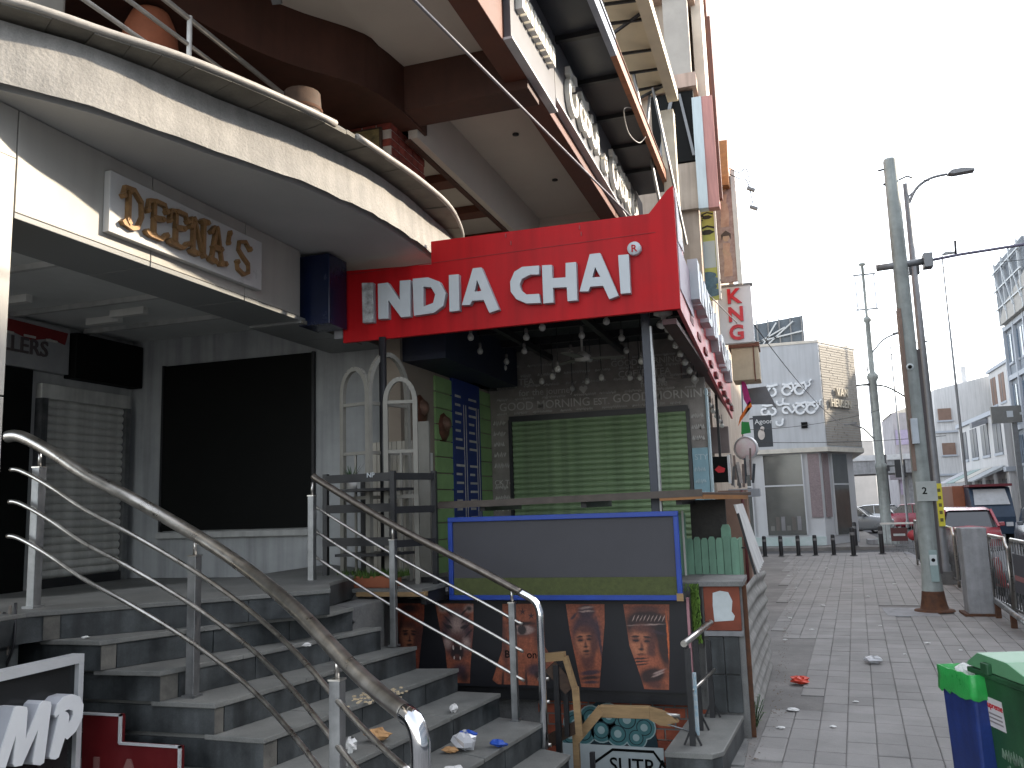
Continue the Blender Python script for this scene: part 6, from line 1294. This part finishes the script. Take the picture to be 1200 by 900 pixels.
scooter(3.2, 17.6, math.radians(-60), cp('white scooter paint', (.6, .6, .62)), 'white scooter behind the guard railing')
scooter(3.3, 15.4, math.radians(-70), cp('red scooter paint', (.4, .03, .03)), 'red scooter behind the guard railing')
scooter(3.25, 13.6, math.radians(-65), cp('black scooter paint', (.02, .02, .025)), 'black scooter behind the guard railing')
# ================================================================== bins
gbn = thing('wheelie_bin', (.735, 4.30, 0), 'dark green wheelie bin with white sticker in the pavement corner', 'bin')
def taper(x0, x1, y0, y1, z0, z1, k):
    cx, cy = (x0+x1)/2, (y0+y1)/2
    return [(cx+(x-cx)*k, cy+(y-cy)*k, z0) for x, y in ((x0, y0), (x1, y0), (x1, y1), (x0, y1))]+[(x, y, z1) for x, y in ((x0, y0), (x1, y0), (x1, y1), (x0, y1))]
BF = [(0, 3, 2, 1), (4, 5, 6, 7), (0, 1, 5, 4), (1, 2, 6, 5), (2, 3, 7, 6), (3, 0, 4, 7)]
gx0, gx1, gy0, gy1 = .735, 1.19, 4.30, 4.78
MB().add(taper(gx0, gx1, gy0, gy1, .04, .775, .80), BF).build('body', bin_green, gbn, bev=.018)
MB().box(gx0-.018, gy0-.018, .765, gx1+.018, gy1+.018, .79).build('rim', bin_green, gbn, bev=.006)
MB().poly([[(gy0-.02, .80), (gy0+.02, .825), (gy0+.16, .862), (gy1-.08, .865), (gy1+.02, .81), (gy1+.02, .795), (gy0-.02, .792)]], lambda u, v, w: (gx0-.012+w, u, v), gx1-gx0+.024).build('lid', bin_lid, gbn, bev=.008)
MB().box(gx0-.035, gy1-.20, .785, gx0-.008, gy1-.14, .835).build('handle', bin_green, gbn, bev=.006); MB().tube([(gx0+.1, gy1+.03, .80), (gx1-.1, gy1+.03, .80)], .013, 8).build('handle', bin_green, gbn)
SL = lambda u, v, w: (gx0+.002+(.775-v)*.062-w, gy1-u, v)
MB().poly([[(.065, .545), (.215, .545), (.215, .675), (.065, .675)]], SL, .003).build('sticker', M('white sticker', (.55, .52, .52), .5, var=.08), gbn)
m = MB(); text(m, 'Supreme', lambda u, v, w: SL(u+.072, v+.63, w+.0031), .04, .002, bold=.012); m.build('sticker_word', M('sticker red', (.5, .03, .04), .5), gbn)
m = MB()
for k in range(3): m.poly([[(.08, .565+.018*k), (.20, .565+.018*k), (.20, .572+.018*k), (.08, .572+.018*k)]], lambda u, v, w: SL(u, v, w+.0031), .001)
m.build('sticker_print', M('sticker grey', (.25, .22, .22), .5), gbn)
for x in (gx0+.08, gx1-.08): w = MB().lathe((x, gy1-.05, .08), [(.03, -.03), (.08, -.03), (.08, .03), (.03, .03)], 14, (1, 0, 0)).build('wheel', rubber, gbn)
for i_, (u0, v0, w0) in enumerate(((.15, .42, .16), (.17, .35, .14), (.20, .28, .10))): scribble(u0, v0, w0, .05, lambda u, v, w: SL(u, v, w+.002), M('worn stencil', (.16, .24, .17), .6, var=.5, sc=25), gbn, 'worn_stencil', random.Random(i_))
gbn.location = Vector((.877, 4.126, 0))*S; gbn.rotation_euler = (0, 0, math.radians(17))
bbn = thing('litter_bin', (.625, 4.62, 0), 'blue square bin lined with a bright green bag, full of white paper', 'bin')
MB().add(taper(.625, .86, 4.62, 4.90, .02, .70, .86), BF).build('body', bin_blue, bbn, bev=.012)
lr = MB(); prof = [(.70, .0), (.62, .012), (.60, .02)]
x0, x1, y0, y1 = .62, .865, 4.615, 4.905; pts = []
for i in range(40):
    t = i/40*4; s_ = int(t); q = t-s_
    c = [(x0+(x1-x0)*q, y0), (x1, y0+(y1-y0)*q), (x1-(x1-x0)*q, y1), (x0, y1-(y1-y0)*q)][s_]; pts.append(c)
cx, cy = (x0+x1)/2, (y0+y1)/2; rb = random.Random(12); rings = []
for (z, k, j) in ((.655, 1.03, .010), (.675, 1.06, .008), (.72, 1.03, .004), (.765, 1.035, .003), (.768, 1.0, .003), (.70, .92, .004), (.66, .85, .01)):
    rings.append([(cx+(p[0]-cx)*k+rb.uniform(-j, j)*.5, cy+(p[1]-cy)*k+rb.uniform(-j, j)*.5, z+rb.uniform(-j, j)) for p in pts])
v = [p for r in rings for p in r]; lr.add(v, [(a*40+i, a*40+(i+1) % 40, (a+1)*40+(i+1) % 40, (a+1)*40+i) for a in range(6) for i in range(40)], True); lr.build('liner', liner, bbn)
def crumple(c, r, seed, sc=(1, 1, .5)):
    q = random.Random(seed); m = MB(); m.sphere(c, r, 9, 6, sc); cc = Vector(c)
    m.v = [cc+(p-cc)*q.uniform(.65, 1.2) for p in m.v]; m.sm = [False]*len(m.f); return m
for i, (x, y, r) in enumerate(((.72, 4.74, .06), (.78, 4.8, .06), (.71, 4.84, .05), (.80, 4.70, .05))): crumple((x, y, .745), r, i, (1, 1, .7)).build('paper_wad', paper, bbn)
bbn.location = Vector((.715, 4.48, 0))*S; bbn.rotation_euler = (0, 0, math.radians(20))
# ================================================================== litter
def litter(name, label, cat, x, y, z, r, seed, mat, sc=(1, 1, .35), group=None):
    o = crumple((0, 0, 0), r, seed, sc); zm = min(p.z for p in o.v); o.v = [p-Vector((0, 0, zm)) for p in o.v]
    ob = o.build(name, mat); ob.location = Vector((x, y, z))*S; tag(ob, label, cat, group)
red_l = M('red wrapper', (.62, .06, .03), .5, var=.2); blue_l = M('blue plastic', (.03, .09, .42), .3, var=.2); tan_l = M('tan crust', (.48, .27, .12), .8, var=.3, sc=20); bag_l = M('translucent white bag', (.60, .60, .62), .3, var=.15, trans=.3)
litter('wrapper', 'crumpled red snack wrapper on the pavement by the corrugated sheet', 'litter', -.06, 8.05, 0, .085, 1, red_l)
litter('paper_scrap', 'white paper flap beside the red wrapper', 'litter', -.12, 7.05, 0, .05, 2, paper, (1, .8, .2))
litter('plastic_bag', 'crumpled pale plastic bag in the middle of the pavement', 'litter', .62, 9.1, 0, .085, 3, bag_l)
rp = random.Random(21)
for i, (px, py) in enumerate([(-.05, 16.2), (.2, 17.5), (.35, 18.2), (.5, 16.0), (-.1, 14.2), (.3, 13.6), (1.0, 14.8), (.1, 11.2), (-.15, 12.2), (.9, 11.6), (.45, 12.9), (-.2, 10.4), (1.25, 10.3), (.95, 9.6), (1.2, 8.3), (.35, 7.4), (1.5, 9.9), (.0, 19.6), (.6, 20.5), (1.1, 19.0), (1.6, 16.8), (-.2, 18.6), (.75, 22.0), (.15, 6.6), (-.2, 6.5), (.9, 15.9)]):
    litter('paper_scrap', 'small white paper scrap lying on the paving', 'litter', px, py, 0.001, rp.uniform(.014, .034), 30+i, paper, (1.3, .9, .3), 'paper scraps on the pavement')
litter('plastic_bag', 'white plastic bag with blue print on the lower granite step', 'litter', -1.86, 4.72, .24, .07, 50, bag_l, (1.1, .9, .7))
litter('plastic_scrap', 'blue plastic scrap beside the white bag on the step', 'litter', -1.70, 4.82, .24, .04, 51, blue_l, (1.4, .6, .5)); litter('plastic_scrap', 'blue cap of plastic on top of the white bag', 'litter', -1.85, 4.74, .31, .045, 52, blue_l, (1.2, .7, .4))
litter('food_scrap', 'torn tan paper on the granite step beside the curved handrail', 'litter', -2.18, 4.28, .39, .06, 53, tan_l, (1.4, .8, .5)); litter('food_scrap', 'tan food scrap against the white bag on the step', 'litter', -1.93, 4.66, .24, .035, 57, tan_l, (1.4, .8, .5))
litter('paper_scrap', 'white paper cup crumpled on the granite step under the curved handrail', 'litter', -2.22, 4.05, .39, .04, 54, paper, (.9, .9, .9)); litter('paper_scrap', 'white paper twist on the step below the tattoo banner', 'litter', -2.02, 4.95, .39, .04, 55, paper, (.6, 1.2, .6))
litter('paper_scrap', 'flat white foil on the lowest steps', 'litter', -1.78, 4.35, .24, .06, 56, paper, (1.2, .9, .2)); litter('paper_scrap', 'tiny white scrap on the upper tread by the granite corner', 'litter', -3.55, 3.66, .99, .02, 58, paper); litter('paper_scrap', 'white paper bit halfway along the third tread', 'litter', -2.72, 4.45, .84, .025, 59, paper, (1.3, .8, .4))
gr = MB()
for k in range(120):
    x = rp.gauss(-2.36, .06); y = rp.gauss(4.62, .09); s_ = rp.uniform(.004, .009); gr.box(x-s_, y-s_, .54, x+s_, y+s_, .54+s_)
tag(gr.build('spilled_grain', M('spilled grain', (.52, .42, .28), .8)), 'scatter of spilled puffed grain on a granite tread', 'food', kind='stuff')
db = MB(); rd_ = random.Random(77)
for k in range(520):
    y = rd_.uniform(5.3, 24); x = -.30+.02*(y-6)*.6+abs(rd_.gauss(0, .07)); q = rd_.uniform(.004, .014); an = rd_.uniform(0, 6.3); c_, s_ = math.cos(an)*q, math.sin(an)*q
    if y < 6.4: x += -.12
    db.add([(x-c_, y-s_, .004), (x+s_*.5, y-c_*.5, .006), (x+c_, y+s_, .010), (x-s_*.5, y+c_*.5, .005)], [(0, 1, 2, 3)])
for k in range(260):
    y = rd_.uniform(9, 25); x = 2.62-abs(rd_.gauss(0, .09)); q = rd_.uniform(.005, .016); an = rd_.uniform(0, 6.3); c_, s_ = math.cos(an)*q, math.sin(an)*q
    db.add([(x-c_, y-s_, .004), (x+s_*.5, y-c_*.5, .006), (x+c_, y+s_, .010), (x-s_*.5, y+c_*.5, .005)], [(0, 1, 2, 3)])
tag(db.build('dry_debris', M('dry debris', (.16, .11, .07), .9, var=.5, sc=30)), 'dry leaf crumbs and dirt swept along the pavement edges', 'debris', kind='stuff')
# weed at the foot of the corrugated sheet
t = thing('weed', (-.40, 6.45, 0), 'small green weed at the foot of the corrugated sheet', 'weed'); mm = MB(); st_ = MB()
for k in range(16):
    a = rp.uniform(0, 6.3); h = rp.uniform(.08, .26); ex = -.37+math.cos(a)*.07; ey = 6.38+math.sin(a)*.07
    st_.tube([(-.37, 6.38, 0), ((ex-.37)/2, (ey+6.38)/2, h*.6), (ex, ey, h)], .003, 4)
    for j in range(6):
        q = .3+.7*j/5; c = Vector((-.37+(ex+.37)*q, 6.38+(ey-6.38)*q, h*q)); b = rp.uniform(0, 6.3); l = .022
        u_ = Vector((math.cos(b), math.sin(b), rp.uniform(-.3, .5)))*l; w_ = Vector((-math.sin(b), math.cos(b), 0))*l*.45
        mm.add([c, c+u_*.5+w_, c+u_, c+u_*.5-w_], [(0, 1, 2, 3)])
st_.build('stems', leaf, t); mm.build('leaves', M('weed leaf', (.075, .13, .035), .6, var=.4, sc=20), t)
# ================================================================== overhead wires
def wire(name, label, a, b, sag=0., r=.008, mat=black_metal):
    a, b = Vector(a), Vector(b); pts = [a.lerp(b, i/24)-Vector((0, 0, sag*4*(i/24)*(1-i/24))) for i in range(25)]
    tag(MB().tube(pts, r, 6).build(name, mat), label, 'wire')
wg = M('grey cable', (.24, .23, .25), .5)
wire('overhead_cable', 'grey cable slanting from the balcony ceiling across the red sign', (-1.832, -.495, 3.80), (-.45, 16.4, 4.51), 0, .009, wg)
wire('overhead_cable', 'thin cable from the thick pole top out over the road', (1.95, 13.1, 6.14), (12, 19, 5.9), .3, .006)
wire('overhead_cable', 'thin cable running across the showroom to the KNG sign', (-.4, 14.1, 4.4), (1.72, 29.9, 3.9), .2, .008)
wire('overhead_cable', 'thin crossing cable on the pale showroom wall', (-1.2, 26, 3.6), (3.0, 29.5, 4.3), .15, .009); wire('overhead_cable', 'thin cable across the lower showroom wall', (-1.4, 25, 3.2), (4.6, 29, 3.3), .1, .009)
wire('overhead_cable', 'thin wire from the slim lamp out over the road', (2.45, 16.94, 5.7), (9, 17, 6.0), .15, .005)
# white cable loop on the projecting canopy
tag(MB().tube(smooth([(-1.36, 8.9, 5.9), (-1.42, 8.7, 5.8), (-1.45, 9.1, 5.72), (-1.40, 9.5, 5.75), (-1.33, 9.6, 5.85)], 6), .006, 6).build('cable_loop', M('pale cable', (.5, .48, .45), .6)), 'loose pale cable loop hanging from the rusty canopy edge', 'cable')
